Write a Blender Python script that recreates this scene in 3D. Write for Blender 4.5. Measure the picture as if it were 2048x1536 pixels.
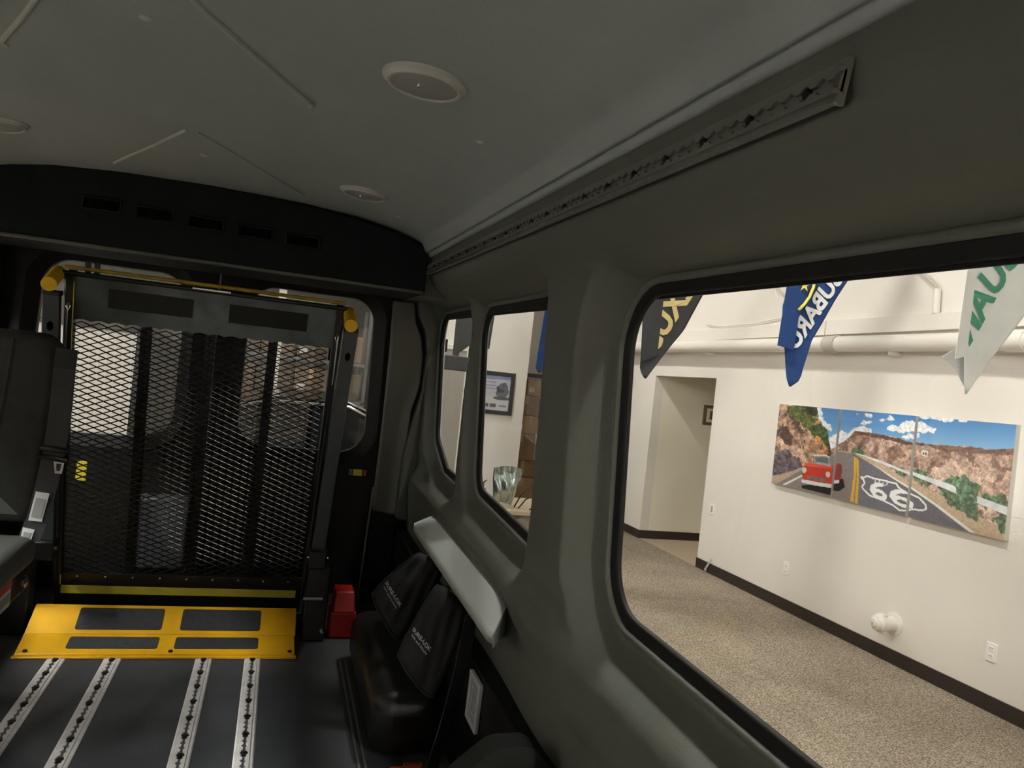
import bpy, math, random
import numpy as np
from mathutils import Matrix, Vector
random.seed(7); np.random.seed(7)
# clear
for o in list(bpy.data.objects): bpy.data.objects.remove(o)
scene = bpy.context.scene
COL = scene.collection
# ------------------------------------------------------------------ camera
YAW, PITCH, ROLL, FPX = math.radians(16.979), math.radians(-1.535), math.radians(6.705), 1530.0
_f = Vector((math.sin(YAW)*math.cos(PITCH), math.cos(YAW)*math.cos(PITCH), math.sin(PITCH)))
_r0 = Vector((math.cos(YAW), -math.sin(YAW), 0)); _u0 = _r0.cross(_f)
_r = _r0*math.cos(ROLL) + _u0*math.sin(ROLL); _u = -_r0*math.sin(ROLL) + _u0*math.cos(ROLL)
cam_data = bpy.data.cameras.new('camera'); cam = bpy.data.objects.new('camera', cam_data); COL.objects.link(cam)
cam.matrix_world = Matrix(((_r.x, _u.x, -_f.x, 0), (_r.y, _u.y, -_f.y, 0), (_r.z, _u.z, -_f.z, 0), (0, 0, 0, 1)))
cam_data.sensor_width = 36; cam_data.lens = 36*FPX/2048; cam_data.clip_start = .02; cam_data.clip_end = 60
scene.camera = cam
# ------------------------------------------------------------------ world, exposure
w = bpy.data.worlds.new('world'); scene.world = w; w.use_nodes = True
w.node_tree.nodes['Background'].inputs[0].default_value = (.9, .92, 1, 1)
w.node_tree.nodes['Background'].inputs[1].default_value = .02
vs = scene.view_settings
vs.view_transform = 'Standard'; vs.look = 'None'; vs.exposure = 0.0; vs.gamma = 1; vs.use_curve_mapping = False
LAMP = 68.0; LAMP2 = 160.0; LAMP3 = 246.0
scene.cycles.diffuse_bounces = 4; scene.cycles.glossy_bounces = 2; scene.cycles.max_bounces = 6; scene.cycles.transparent_max_bounces = 8
# ------------------------------------------------------------------ frames: the van is level, the showroom floor tilts against it
VAN = Matrix.Identity(4)
ROOM = Matrix.Rotation(math.radians(-1.7115), 4, 'X')
FRAME = VAN
BASE = {}
XC = -.27          # centre line of the van
ZF = -1.10         # van floor
RZ = -1.72         # showroom floor

# ------------------------------------------------------------------ materials
def mat(name, col, rough=.6, metal=0., var=0., scale=20., bump=0., bscale=None, spec=.5, emit=None, estr=0., detail=4., col2=None):
    m = bpy.data.materials.new(name); m.use_nodes = True
    nt = m.node_tree; b = nt.nodes['Principled BSDF']
    b.inputs['Base Color'].default_value = (*col, 1); b.inputs['Roughness'].default_value = rough
    b.inputs['Metallic'].default_value = metal; b.inputs['Specular IOR Level'].default_value = spec
    if emit: b.inputs['Emission Color'].default_value = (*emit, 1); b.inputs['Emission Strength'].default_value = estr
    if var or bump:
        tc = nt.nodes.new('ShaderNodeTexCoord')
        n = nt.nodes.new('ShaderNodeTexNoise'); n.inputs['Scale'].default_value = scale; n.inputs['Detail'].default_value = detail
        nt.links.new(tc.outputs['Object'], n.inputs['Vector'])
        if var:
            r = nt.nodes.new('ShaderNodeValToRGB')
            c2 = col2 or tuple(min(1, c*(1+var)) for c in col)
            r.color_ramp.elements[0].position = .3; r.color_ramp.elements[1].position = .7
            r.color_ramp.elements[0].color = (*[c*(1-var) for c in col], 1); r.color_ramp.elements[1].color = (*c2, 1)
            nt.links.new(n.outputs['Fac'], r.inputs['Fac']); nt.links.new(r.outputs['Color'], b.inputs['Base Color'])
        if bump:
            n2 = n
            if bscale:
                n2 = nt.nodes.new('ShaderNodeTexNoise'); n2.inputs['Scale'].default_value = bscale; n2.inputs['Detail'].default_value = 3
                nt.links.new(tc.outputs['Object'], n2.inputs['Vector'])
            bp = nt.nodes.new('ShaderNodeBump'); bp.inputs['Strength'].default_value = bump; bp.inputs['Distance'].default_value = .004
            nt.links.new(n2.outputs['Fac'], bp.inputs['Height']); nt.links.new(bp.outputs['Normal'], b.inputs['Normal'])
    return m
def glass(name, tint, gloss=.06):
    m = bpy.data.materials.new(name); m.use_nodes = True; nt = m.node_tree
    for n in list(nt.nodes): nt.nodes.remove(n)
    out = nt.nodes.new('ShaderNodeOutputMaterial'); mx = nt.nodes.new('ShaderNodeMixShader')
    t = nt.nodes.new('ShaderNodeBsdfTransparent'); g = nt.nodes.new('ShaderNodeBsdfGlossy')
    t.inputs[0].default_value = (*tint, 1); g.inputs['Roughness'].default_value = .02
    mx.inputs[0].default_value = gloss
    nt.links.new(t.outputs[0], mx.inputs[1]); nt.links.new(g.outputs[0], mx.inputs[2]); nt.links.new(mx.outputs[0], out.inputs[0])
    return m
def print_mat(name, rough=.45):
    m = bpy.data.materials.new(name); m.use_nodes = True; nt = m.node_tree; b = nt.nodes['Principled BSDF']
    a = nt.nodes.new('ShaderNodeAttribute'); a.attribute_name = 'Col'
    nt.links.new(a.outputs['Color'], b.inputs['Base Color']); b.inputs['Roughness'].default_value = rough
    return m
def cloth(name, col, trans=.25, rough=.8):
    m = mat(name, col, rough, var=.06, scale=9, spec=.2)
    nt = m.node_tree; b = nt.nodes['Principled BSDF']; out = nt.nodes['Material Output']
    t = nt.nodes.new('ShaderNodeBsdfTranslucent'); t.inputs[0].default_value = (*col, 1)
    mx = nt.nodes.new('ShaderNodeMixShader'); mx.inputs[0].default_value = trans
    nt.links.new(b.outputs[0], mx.inputs[1]); nt.links.new(t.outputs[0], mx.inputs[2]); nt.links.new(mx.outputs[0], out.inputs[0])
    return m
M = dict(
 trim=mat('grey_trim_plastic', (.116, .123, .103), .55, var=.03, scale=6, bump=.10, bscale=260),
 bar=mat('pale_trim_plastic', (.34, .355, .33), .5, bump=.08, scale=300),
 head=mat('headliner_fabric', (.375, .415, .42), .95, var=.03, scale=5, bump=.15, bscale=350, spec=.1),
 litedge=mat('lit_edge_pale', (.46, .48, .46), .8),  # pale tone stands for light caught on the pad edges
 white=mat('white_plastic', (.55, .56, .56), .4),
 platew=mat('ivory_plate_plastic', (.90, .88, .84), .3),
 lens=mat('lamp_lens_plastic', (.36, .37, .37), .35),
 charcoal=mat('charcoal_panel', (.006, .0092, .011), .75, var=.08, scale=8, bump=.08, bscale=300, spec=.25),
 black=mat('black_plastic', (.0045, .0045, .0045), .5, spec=.3),
 rubber=mat('black_rubber', (.006, .006, .006), .6, spec=.3),
 void=mat('dark_recess', (.004, .004, .004), .9, spec=.1),
 floor=mat('van_floor_vinyl', (.041, .044, .050), .6, var=.25, scale=7, bump=.12, bscale=120),
 alu=mat('brushed_aluminium', (.74, .72, .70), .45, .25, var=.12, scale=30, bump=.05, bscale=200),
 alud=mat('dull_aluminium', (.17, .175, .155), .45, .3, var=.08, scale=30),
 alu2=mat('cut_aluminium', (.30, .305, .28), .4, .3),
 trackin=mat('track_channel_metal', (.085, .082, .078), .5),
 steel=mat('bright_steel', (.7, .7, .68), .25, 1.),
 liftblack=mat('black_enamel', (.006, .006, .0065), .38, var=.2, scale=40),
 liftmesh=mat('black_mesh_enamel', (.008, .008, .008), .38, .0),
 liftgrey=mat('grey_enamel', (.065, .072, .08), .42, .3, var=.08, scale=12),
 plate=mat('worn_steel_plate', (.10, .115, .12), .38, .55, var=.45, scale=9, bump=.05, bscale=60, detail=8.),
 yellow=mat('yellow_enamel', (.74, .39, .008), .38, var=.12, scale=10, bump=.03, bscale=80, detail=6.),
 yelldim=mat('yellow_tape', (.62, .52, .05), .5, var=.1, scale=15),
 yelldark=mat('dimmed_yellow_enamel', (.34, .22, .012), .5, var=.25, scale=25),  # enamel yellow darkened in colour, as the top tube catches too much light
 foam=mat('yellow_grip_rubber', (.85, .50, .01), .55),
 grip=mat('antislip_patch', (.028, .030, .033), .8, var=.25, scale=60, bump=.5, bscale=900),
 gripdark=mat('antislip_patch_dark', (.016, .017, .017), .85, bump=.4, scale=900),
 seat=mat('grey_seat_fabric', (.050, .051, .047), .9, var=.08, scale=30, bump=.2, bscale=500, spec=.15),
 seatdark=mat('dark_grey_seat_fabric', (.024, .025, .024), .9, var=.08, scale=30, bump=.2, bscale=500, spec=.15),
 seatvinyl=mat('grey_seat_vinyl', (.052, .053, .048), .6, var=.06, scale=12, bump=.1, bscale=300),
 belt=mat('seat_belt_webbing', (.022, .023, .024), .75, bump=.3, scale=700),
 paper=mat('white_label_paper', (.55, .56, .55), .6),
 print_=mat('label_print_grey', (.25, .26, .26), .7),
 red=mat('red_plastic', (.30, .004, .002), .45, var=.08, scale=12),
 redlab=mat('red_label_ink', (.45, .05, .02), .6),
 orange=mat('orange_webbing', (.6, .09, .02), .75),
 pouch=mat('black_pouch_nylon', (.0085, .0085, .009), .8, var=.12, scale=30, bump=.25, bscale=120),
 ink=mat('silver_grey_ink', (.45, .46, .46), .6),
 well=mat('moulded_black_plastic', (.010, .0095, .009), .32, var=.2, scale=20, bump=.25, bscale=220),
 teal=mat('teal_label_ink', (.05, .22, .2), .6),
 glassm=glass('clear_window_glass', (.97, .98, .97), .03),
 glasst=glass('tinted_window_glass', (.78, .79, .78), .05),
 glassd=glass('dark_privacy_glass', (.22, .23, .23), .05),
 wall=mat('showroom_wall_paint', (.80, .76, .70), .85, var=.015, scale=2, bump=.06, bscale=90, spec=.2),
 wallwarm=mat('alcove_wall_paint', (.90, .86, .72), .85, bump=.06, scale=90, spec=.2),
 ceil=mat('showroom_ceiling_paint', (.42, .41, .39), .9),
 base=mat('dark_brown_cove_base', (.028, .020, .015), .5),
 carpet=mat('beige_speckled_carpet', (.205, .165, .118), .95, var=.0, spec=.05),
 tan=mat('alcove_tan_floor', (.42, .33, .24), .7, var=.05, scale=20),
 pipe=mat('pipe_white_paint', (.80, .76, .70), .55),
 conduit=mat('conduit_grey_paint', (.52, .49, .44), .6),
 canvas=mat('canvas_edge', (.55, .53, .50), .8),
 frame=mat('black_picture_frame', (.03, .03, .032), .45),
 brownframe=mat('brown_picture_frame', (.16, .11, .06), .5),
 flagblack=cloth('charcoal_flag_cloth', (.055, .055, .058), .2),
 flagblue=cloth('blue_flag_cloth', (.035, .085, .27), .3),
 flagwhite=cloth('white_flag_cloth', (.72, .74, .73), .3),
 gold=mat('gold_flag_ink', (.55, .45, .19), .7), flagyellow=mat('yellow_flag_ink', (.75, .62, .08), .7),
 inkwhite=mat('white_flag_ink', (.78, .80, .82), .7), green=mat('green_flag_ink', (.03, .20, .12), .7),
 card=mat('brown_cardboard', (.36, .22, .105), .85, var=.1, scale=6),
 carddark=mat('dark_cardboard', (.25, .155, .08), .85, var=.1, scale=6),
 cardgrey=mat('greyed_cardboard', (.17, .125, .085), .85, var=.1, scale=6), carddim=mat('dim_cardboard', (.11, .085, .062), .85, var=.1, scale=6),
 tape=mat('clear_packing_tape', (.46, .33, .2), .25),
 desk=mat('pale_desk_laminate', (.55, .44, .30), .45, var=.05, scale=4),
 foil=mat('silver_green_foil', (.50, .58, .55), .22, .85, bump=.6, scale=14),
 leaf=mat('dark_green_leaf', (.02, .045, .018), .5), pot=mat('olive_pot', (.05, .05, .03), .6),
 cable=mat('black_cable', (.01, .01, .01), .5), post=mat('grey_steel_post', (.05, .05, .049), .5, .2),
 doorp=mat('grey_beige_door_paint', (.36, .335, .29), .6),
 carp=mat('black_car_paint', (.006, .006, .007), .18, spec=.6), carg=mat('dark_car_glass', (.012, .013, .014), .05, spec=.6),
 tyre=mat('tyre_rubber', (.012, .012, .012), .8), rim=mat('wheel_alloy', (.4, .4, .4), .3, .9),
 rack=mat('grey_shelf_steel', (.16, .16, .15), .5, .4), bluegrey=mat('blue_grey_print', (.30, .36, .42), .6),
 garage=mat('garage_grey_wall', (.20, .195, .18), .9), roofpaint=mat('van_body_paint', (.5, .5, .5), .4),
 lampcase=mat('lamp_housing_white', (.8, .8, .8), .5), lampon=mat('lamp_diffuser_lit', (1, 1, 1), .5, emit=(1., .965, .90), estr=LAMP), lampon3=mat('short_lamp_diffuser_lit', (1, 1, 1), .5, emit=(1., .965, .90), estr=LAMP3), lampon2=mat('added_flap_light_diffuser', (1, 1, 1), .5, emit=(1., .985, .96), estr=LAMP2),
 headliner_void=mat('dark_brown_board', (.10, .055, .03), .6),
 picture=print_mat('canvas_print'), poster=print_mat('poster_print', .3),
)
# carpet: two-scale speckle
def carpet_nodes(m):
    nt = m.node_tree; b = nt.nodes['Principled BSDF']; tc = nt.nodes.new('ShaderNodeTexCoord')
    n1 = nt.nodes.new('ShaderNodeTexNoise'); n1.inputs['Scale'].default_value = 95; n1.inputs['Detail'].default_value = 3
    n2 = nt.nodes.new('ShaderNodeTexNoise'); n2.inputs['Scale'].default_value = 1.7; n2.inputs['Detail'].default_value = 4
    nt.links.new(tc.outputs['Object'], n1.inputs['Vector']); nt.links.new(tc.outputs['Object'], n2.inputs['Vector'])
    r1 = nt.nodes.new('ShaderNodeValToRGB'); e = r1.color_ramp.elements
    e[0].position = .36; e[0].color = (.165, .132, .10, 1); e[1].position = .66; e[1].color = (.52, .45, .355, 1)
    r2 = nt.nodes.new('ShaderNodeValToRGB'); e = r2.color_ramp.elements
    e[0].position = .3; e[0].color = (.78, .76, .75, 1); e[1].position = .7; e[1].color = (1, 1, 1, 1)
    mx = nt.nodes.new('ShaderNodeMix'); mx.data_type = 'RGBA'; mx.blend_type = 'MULTIPLY'; mx.inputs['Factor'].default_value = 1
    nt.links.new(n1.outputs['Fac'], r1.inputs['Fac']); nt.links.new(n2.outputs['Fac'], r2.inputs['Fac'])
    nt.links.new(r1.outputs['Color'], mx.inputs['A']); nt.links.new(r2.outputs['Color'], mx.inputs['B'])
    nt.links.new(mx.outputs['Result'], b.inputs['Base Color'])
    bp = nt.nodes.new('ShaderNodeBump'); bp.inputs['Strength'].default_value = .5; bp.inputs['Distance'].default_value = .01
    nt.links.new(n1.outputs['Fac'], bp.inputs['Height']); nt.links.new(bp.outputs['Normal'], b.inputs['Normal'])
carpet_nodes(M['carpet'])

# ------------------------------------------------------------------ mesh helpers
class MB:
    def __init__(s): s.v = []; s.f = []; s.col = None
    def add(s, vs, fs):
        o = len(s.v); s.v.extend([tuple(map(float, p)) for p in vs]); s.f.extend([tuple(i+o for i in f) for f in fs]); return s
    def box(s, c, d, R=None):
        x, y, z = [k/2 for k in d]
        vs = [Vector((a*x, b*y, e*z)) for a in (-1, 1) for b in (-1, 1) for e in (-1, 1)]
        if R is not None: vs = [R @ v for v in vs]
        return s.add([v+Vector(c) for v in vs], [(0, 1, 3, 2), (4, 6, 7, 5), (0, 4, 5, 1), (2, 3, 7, 6), (0, 2, 6, 4), (1, 5, 7, 3)])
    def bb(s, x0, x1, y0, y1, z0, z1): return s.box(((x0+x1)/2, (y0+y1)/2, (z0+z1)/2), (x1-x0, y1-y0, z1-z0))
    def prism(s, pts, off):            # pts: 3D polygon, off: extrusion vector
        n = len(pts); off = Vector(off); a = [Vector(p) for p in pts]
        return s.add(a+[p+off for p in a], [tuple(range(n-1, -1, -1)), tuple(range(n, 2*n))]+[(i, (i+1) % n, n+(i+1) % n, n+i) for i in range(n)])
    def ring(s, outer, inner, off):    # frame between two loops of equal count
        n = len(outer); off = Vector(off); O = [Vector(p) for p in outer]; I = [Vector(p) for p in inner]
        vs = O+I+[p+off for p in O]+[p+off for p in I]; fs = []
        for i in range(n):
            j = (i+1) % n
            fs += [(i, j, n+j, n+i), (2*n+i, 3*n+i, 3*n+j, 2*n+j), (i, 2*n+i, 2*n+j, j), (n+i, n+j, 3*n+j, 3*n+i)]
        return s.add(vs, fs)
    def tube(s, path, r, n=10, closed=False, cap=True):
        P = [Vector(p) for p in path]; m = len(P); vs = []; fs = []
        rr = r if hasattr(r, '__len__') else [r]*m
        prev = None
        for i in range(m):
            if closed: t = P[(i+1) % m]-P[i-1]
            else: t = P[min(i+1, m-1)]-P[max(i-1, 0)]
            t.normalize()
            a = (prev - t*prev.dot(t)) if prev is not None else t.orthogonal()
            if a.length < 1e-6: a = t.orthogonal()
            a.normalize(); prev = a; b = t.cross(a)
            vs += [P[i]+(a*math.cos(2*math.pi*k/n)+b*math.sin(2*math.pi*k/n))*rr[i] for k in range(n)]
        for i in range(m if closed else m-1):
            j = (i+1) % m
            for k in range(n): fs.append((i*n+k, i*n+(k+1) % n, j*n+(k+1) % n, j*n+k))
        if cap and not closed: fs += [tuple(range(n-1, -1, -1)), tuple((m-1)*n+k for k in range(n))]
        return s.add(vs, fs)
    def lathe(s, prof, c, axis=(0, 0, 1), n=32):   # prof: (radius, height along axis)
        ax = Vector(axis).normalized(); a = ax.orthogonal().normalized(); b = ax.cross(a); c = Vector(c); vs = []; fs = []
        for (r, h) in prof: vs += [c+ax*h+(a*math.cos(2*math.pi*k/n)+b*math.sin(2*math.pi*k/n))*r for k in range(n)]
        for i in range(len(prof)-1):
            for k in range(n): fs.append((i*n+k, i*n+(k+1) % n, (i+1)*n+(k+1) % n, (i+1)*n+k))
        m = len(prof)-1; fs += [tuple(range(n-1, -1, -1)), tuple(m*n+k for k in range(n))]
        return s.add(vs, fs)
    def grid(s, F, nu, nv):            # F(i,j) -> point
        vs = [F(i, j) for i in range(nu) for j in range(nv)]
        return s.add(vs, [(i*nv+j, (i+1)*nv+j, (i+1)*nv+j+1, i*nv+j+1) for i in range(nu-1) for j in range(nv-1)])
    def build(s, name, m, parent=None, smooth=False, bevel=0., solid=0., seg=2, sub=0, kind=None):
        V = s.v
        if parent is not None: base = BASE[parent]
        else:
            A = np.array(V); mn = A.min(0); mx = A.max(0); base = Vector(((mn[0]+mx[0])/2, (mn[1]+mx[1])/2, mn[2]))
        me = bpy.data.meshes.new(name)
        me.from_pydata([(p[0]-base[0], p[1]-base[1], p[2]-base[2]) for p in V], [], s.f); me.validate(); me.update()
        if s.col is not None:
            at = me.color_attributes.new('Col', 'FLOAT_COLOR', 'POINT')
            at.data.foreach_set('color', np.asarray(s.col, dtype=np.float32).ravel())
        me.materials.append(m)
        o = bpy.data.objects.new(name, me); COL.objects.link(o)
        if parent is not None: o.parent = parent
        else: o.matrix_basis = FRAME @ Matrix.Translation(base)
        BASE[o] = base
        if solid:
            md = o.modifiers.new('solid', 'SOLIDIFY'); md.thickness = solid; md.offset = 0
        if bevel:
            md = o.modifiers.new('bevel', 'BEVEL'); md.width = bevel; md.segments = seg; md.limit_method = 'ANGLE'; md.angle_limit = math.radians(35)
        if sub:
            md = o.modifiers.new('sub', 'SUBSURF'); md.levels = sub; md.render_levels = sub
        if smooth:
            me.polygons.foreach_set('use_smooth', [True]*len(me.polygons))
            if smooth == 'auto': me.set_sharp_from_angle(angle=math.radians(40))
        elif bevel:
            me.polygons.foreach_set('use_smooth', [True]*len(me.polygons)); me.set_sharp_from_angle(angle=math.radians(60))
        if kind: o['kind'] = kind
        return o
def tag(o, label=None, cat=None, group=None, kind=None):
    if label: o['label'] = label
    if cat: o['category'] = cat
    if group: o['group'] = group
    if kind: o['kind'] = kind
    return o
def thing(name, base, label, cat, group=None):
    o = bpy.data.objects.new(name, None); o.empty_display_size = .05; COL.objects.link(o)
    o.matrix_basis = FRAME @ Matrix.Translation(Vector(base)); BASE[o] = Vector(base)
    return tag(o, label, cat, group)
def struct(o, label): o['kind'] = 'structure'; o['label'] = label; return o
def text_mesh(s, size=1., bold=.0):
    c = bpy.data.curves.new('t', 'FONT'); c.body = s; c.size = size; c.fill_mode = 'FRONT'; c.align_x = 'CENTER'; c.align_y = 'CENTER'; c.offset = bold; c.resolution_u = 3
    o = bpy.data.objects.new('t', c); COL.objects.link(o)
    dg = bpy.context.evaluated_depsgraph_get(); me = bpy.data.meshes.new_from_object(o.evaluated_get(dg))
    V = [v.co.copy() for v in me.vertices]; Fc = [tuple(p.vertices) for p in me.polygons]
    bpy.data.objects.remove(o); bpy.data.curves.remove(c); bpy.data.meshes.remove(me)
    return V, Fc
def rounded(corners, n=6):             # corners: (a, b, r) -> dense outline
    P = []; m = len(corners)
    for i in range(m):
        p = Vector(corners[i][:2]); r = corners[i][2]
        d0 = (Vector(corners[i-1][:2])-p).normalized(); d1 = (Vector(corners[(i+1) % m][:2])-p).normalized()
        ang = d0.angle(d1); t = r/math.tan(ang/2); c = p+(d0+d1).normalized()*(r/math.sin(ang/2))
        a = p+d0*t-c; b = p+d1*t-c
        for k in range(n+1):
            q = a.lerp(b, k/n); q = q.normalized()*r if r > 0 else q
            P.append((c.x+q.x, c.y+q.y))
    return P
def densify(P, step):
    out = []
    for i in range(len(P)):
        a = np.array(P[i]); b = np.array(P[(i+1) % len(P)]); L = np.linalg.norm(b-a); k = max(1, int(L/step))
        for j in range(k): out.append(tuple(a+(b-a)*j/k))
    return out
def offset_loop(P, d):                 # positive = outwards
    A = np.array(P); n = len(A); nx = np.roll(A, -1, 0)-np.roll(A, 1, 0)
    nrm = np.stack([nx[:, 1], -nx[:, 0]], 1); L = np.linalg.norm(nrm, axis=1, keepdims=True); nrm = nrm/np.maximum(L, 1e-9)
    area = .5*np.sum(A[:, 0]*np.roll(A[:, 1], -1)-np.roll(A[:, 0], -1)*A[:, 1])
    if area < 0: nrm = -nrm
    return [tuple(p) for p in A+nrm*d]
def sdf(Q, P):                         # signed distance of points Q to polygon P, negative inside
    Q = np.asarray(Q); P = np.asarray(P); best = np.full(len(Q), 1e9); ins = np.zeros(len(Q), bool); n = len(P)
    for i in range(n):
        a = P[i]; b = P[(i+1) % n]; ab = b-a; L2 = ab@ab
        if L2 < 1e-14: continue
        t = np.clip(((Q-a)@ab)/L2, 0, 1); d = np.linalg.norm(Q-(a+t[:, None]*ab), axis=1); best = np.minimum(best, d)
        c = ((a[1] > Q[:, 1]) != (b[1] > Q[:, 1])); 
        if a[1] != b[1]:
            xi = a[0]+(Q[:, 1]-a[1])*(b[0]-a[0])/(b[1]-a[1]); ins ^= c & (Q[:, 0] < xi)
    return np.where(ins, -best, best)
def sstep(a, b, x): t = np.clip((x-a)/(b-a), 0, 1); return t*t*(3-2*t)

# ================================================================== VAN SHELL
WIN = [rounded([(-.25, -.43, .09), (1.30, -.432, .10), (1.378, .158, .10), (-.25, .158, .09)], 8),
       rounded([(1.70, -.432, .06), (2.355, -.405, .09), (2.515, .158, .07), (1.76, .165, .05)], 7),
       rounded([(2.60, -.43, .04), (2.84, -.425, .03), (3.075, -.335, .10), (3.235, .152, .07), (2.66, .16, .05)], 7)]
WIN = [densify(p, .03) for p in WIN]
def wall_x(y, z, d):                   # inner surface of the moulded wall; d = distance to the nearest window opening
    p = np.interp(z, [-.78, -.70, -.60, -.545, -.50, -.455, -.41, .4], [.602, .590, .581, .580, .604, .613, .606, .606])
    low = 1-sstep(-.62, -.46, z)
    pil = sstep(1.2, 1.40, y)*(1-sstep(1.66, 1.86, y))
    p = p-.036*pil*(1-low)-.014*low*np.exp(-((y-1.45)/.26)**2)
    k = np.clip((d-.022)/.045, 0, 1)
    x = .650*(1-k)+p*k
    over = np.interp(z, [.16, .192, .222, .258, .29, .34, .376], [.72, .640, .566, .526, .507, .503, .505])   # straight overhang under the rail
    q = np.clip(.5+.5*(over-x)/.022, 0, 1); x = over*(1-q)+x*q-.022*q*(1-q)   # smooth minimum
    return x+.005*np.exp(-((z+.655)/.008)**2)*(1-sstep(1.2, 1.6, y))
def side_wall(name, mirror, step, label, m):
    ys = np.arange(-1.5, 3.285, step); zs = np.arange(-.775, .376, step*.9)
    Yg, Zg = np.meshgrid(ys, zs, indexing='ij'); Q = np.stack([Yg.ravel(), Zg.ravel()], 1)
    WO = [offset_loop(p, .028) for p in WIN]; dm = np.stack([sdf(Q, p) for p in WO]).min(0)
    e = .002; near = (dm < 0) & (dm > -.05); Qn = Q[near]; fq = lambda q: np.stack([sdf(q, p) for p in WO]).min(0)
    gn = np.stack([fq(Qn+[e, 0])-dm[near], fq(Qn+[0, e])-dm[near]], 1)/e; g = np.zeros((len(Q), 2)); g[near] = gn/np.maximum(np.linalg.norm(gn, axis=1, keepdims=True), 1e-6)
    nz = len(zs); keep = []; used = set()
    for i in range(len(ys)-1):
        for j in range(nz-1):
            q = (i*nz+j, (i+1)*nz+j, (i+1)*nz+j+1, i*nz+j+1)
            if max(dm[k] for k in q) > 0: keep.append(q); used.update(q)
    neg = dm < 0; Q2 = Q.copy(); Q2[neg] -= g[neg]*dm[neg][:, None]
    x = wall_x(Q2[:, 0], Q2[:, 1], np.maximum(dm, 0))
    if mirror: x = 2*XC-x
    idx = {k: n for n, k in enumerate(sorted(used))}
    b = MB(); b.add([(x[k], Q2[k, 0], Q2[k, 1]) for k in sorted(used)], [tuple(idx[k] for k in q) for q in keep])
    return struct(b.build(name, m, smooth=True), label)
wall_right = side_wall('wall_right', False, .0085, 'moulded grey plastic side wall of the van with three window openings', M['trim'])
wall_left = side_wall('wall_left', True, .03, 'moulded grey plastic side wall on the seat side of the van', M['trim'])
def skin(name, x, label):              # painted outer body side with the same openings
    st = .03; ys = np.arange(-1.5, 3.56, st); zs = np.arange(-1.45, .60, st)
    Yg, Zg = np.meshgrid(ys, zs, indexing='ij'); Q = np.stack([Yg.ravel(), Zg.ravel()], 1)
    WO = [offset_loop(p, .055) for p in WIN]; f = lambda q: np.stack([sdf(q, p) for p in WO]).min(0)
    dm = f(Q); e = .002; g = np.stack([f(Q+[e, 0])-dm, f(Q+[0, e])-dm], 1)/e; g /= np.maximum(np.linalg.norm(g, axis=1, keepdims=True), 1e-6)
    nz = len(zs); b = MB(); fs = []
    for i in range(len(ys)-1):
        for j in range(nz-1):
            q = (i*nz+j, (i+1)*nz+j, (i+1)*nz+j+1, i*nz+j+1)
            if max(dm[k] for k in q) > 0: fs.append(q)
    neg = (dm < 0) & (dm > -st*1.5); Q[neg] -= g[neg]*dm[neg][:, None]
    us = sorted({k for q in fs for k in q}); ix = {k: n for n, k in enumerate(us)}
    b.add([(x, Q[k, 0], Q[k, 1]) for k in us], [tuple(ix[k] for k in q) for q in fs])
    return struct(b.build(name, M['roofpaint'], solid=.004), label)
skin('wall_body_right', .672, 'painted outer body side of the van on the window side')
skin('wall_body_left', 2*XC-.672, 'painted outer body side of the van on the seat side')
def van_window(n, P, mirror, tint, label, frit):
    sx = (lambda x: 2*XC-x) if mirror else (lambda x: x)
    o3 = lambda L, x: [(sx(x), a, b) for a, b in L]
    y0 = sum(p[0] for p in P)/len(P)
    t = bpy.data.objects.new('window_%d' % n, None); COL.objects.link(t); t.location = (sx(.66), y0, -.43); BASE[t] = Vector(t.location); struct(t, label)
    MB().ring(o3(offset_loop(P, .020), .642), o3(offset_loop(P, -.003), .646), (sx(.654)-sx(.642), 0, 0)).build('rubber_gasket', M['rubber'], t, bevel=.003)
    lp = [o3(offset_loop(P, q), xx) for q, xx in ((.017, .648), (.019, .637), (.024, .634), (.030, .636), (.036, .652))]; lb_ = MB(); m_ = len(P)
    lb_.add([p for L_ in lp for p in L_], [(q*m_+i, q*m_+(i+1) % m_, (q+1)*m_+(i+1) % m_, (q+1)*m_+i) for q in range(4) for i in range(m_)]); lb_.build('inner_lip', M['trim'], t, smooth=True)
    MB().ring(o3(offset_loop(P, .060), .656), o3(offset_loop(P, .004), .6535), (sx(.658)-sx(.656), 0, 0)).build('glass_border', M['rubber'], t)
    MB().prism(o3(offset_loop(P, .050), .660), (sx(.664)-sx(.660), 0, 0)).build('pane', M[('glasst' if tint else 'glassm') if not mirror else ('glassm', 'glassm', 'glassm')[n-4]], t)
    if frit:                            # printed black band along the upper glass edge
        ya, yb = frit; MB().bb(min(sx(.656), sx(.6595)), max(sx(.656), sx(.6595)), ya, yb, .150, .185).build('black_glass_band', M['rubber'], t)
    return t
van_window(1, WIN[0], 0, False, 'large clear side window with black rubber gasket looking out on the road pictures', (-.15, 1.30))
van_window(2, WIN[1], 0, True, 'tinted side window behind the pillar showing the framed poster', (1.76, 2.47))
van_window(3, WIN[2], 0, True, 'narrow rearmost tinted side window with slanted lower corner', (2.67, 3.17))
for k in range(3): van_window(4+k, WIN[k], 1, k > 0, ['large side window on the seat side ahead of the seat', 'middle side window on the seat side behind the seat', 'rearmost side window on the seat side by the lift'][k], None)
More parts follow.
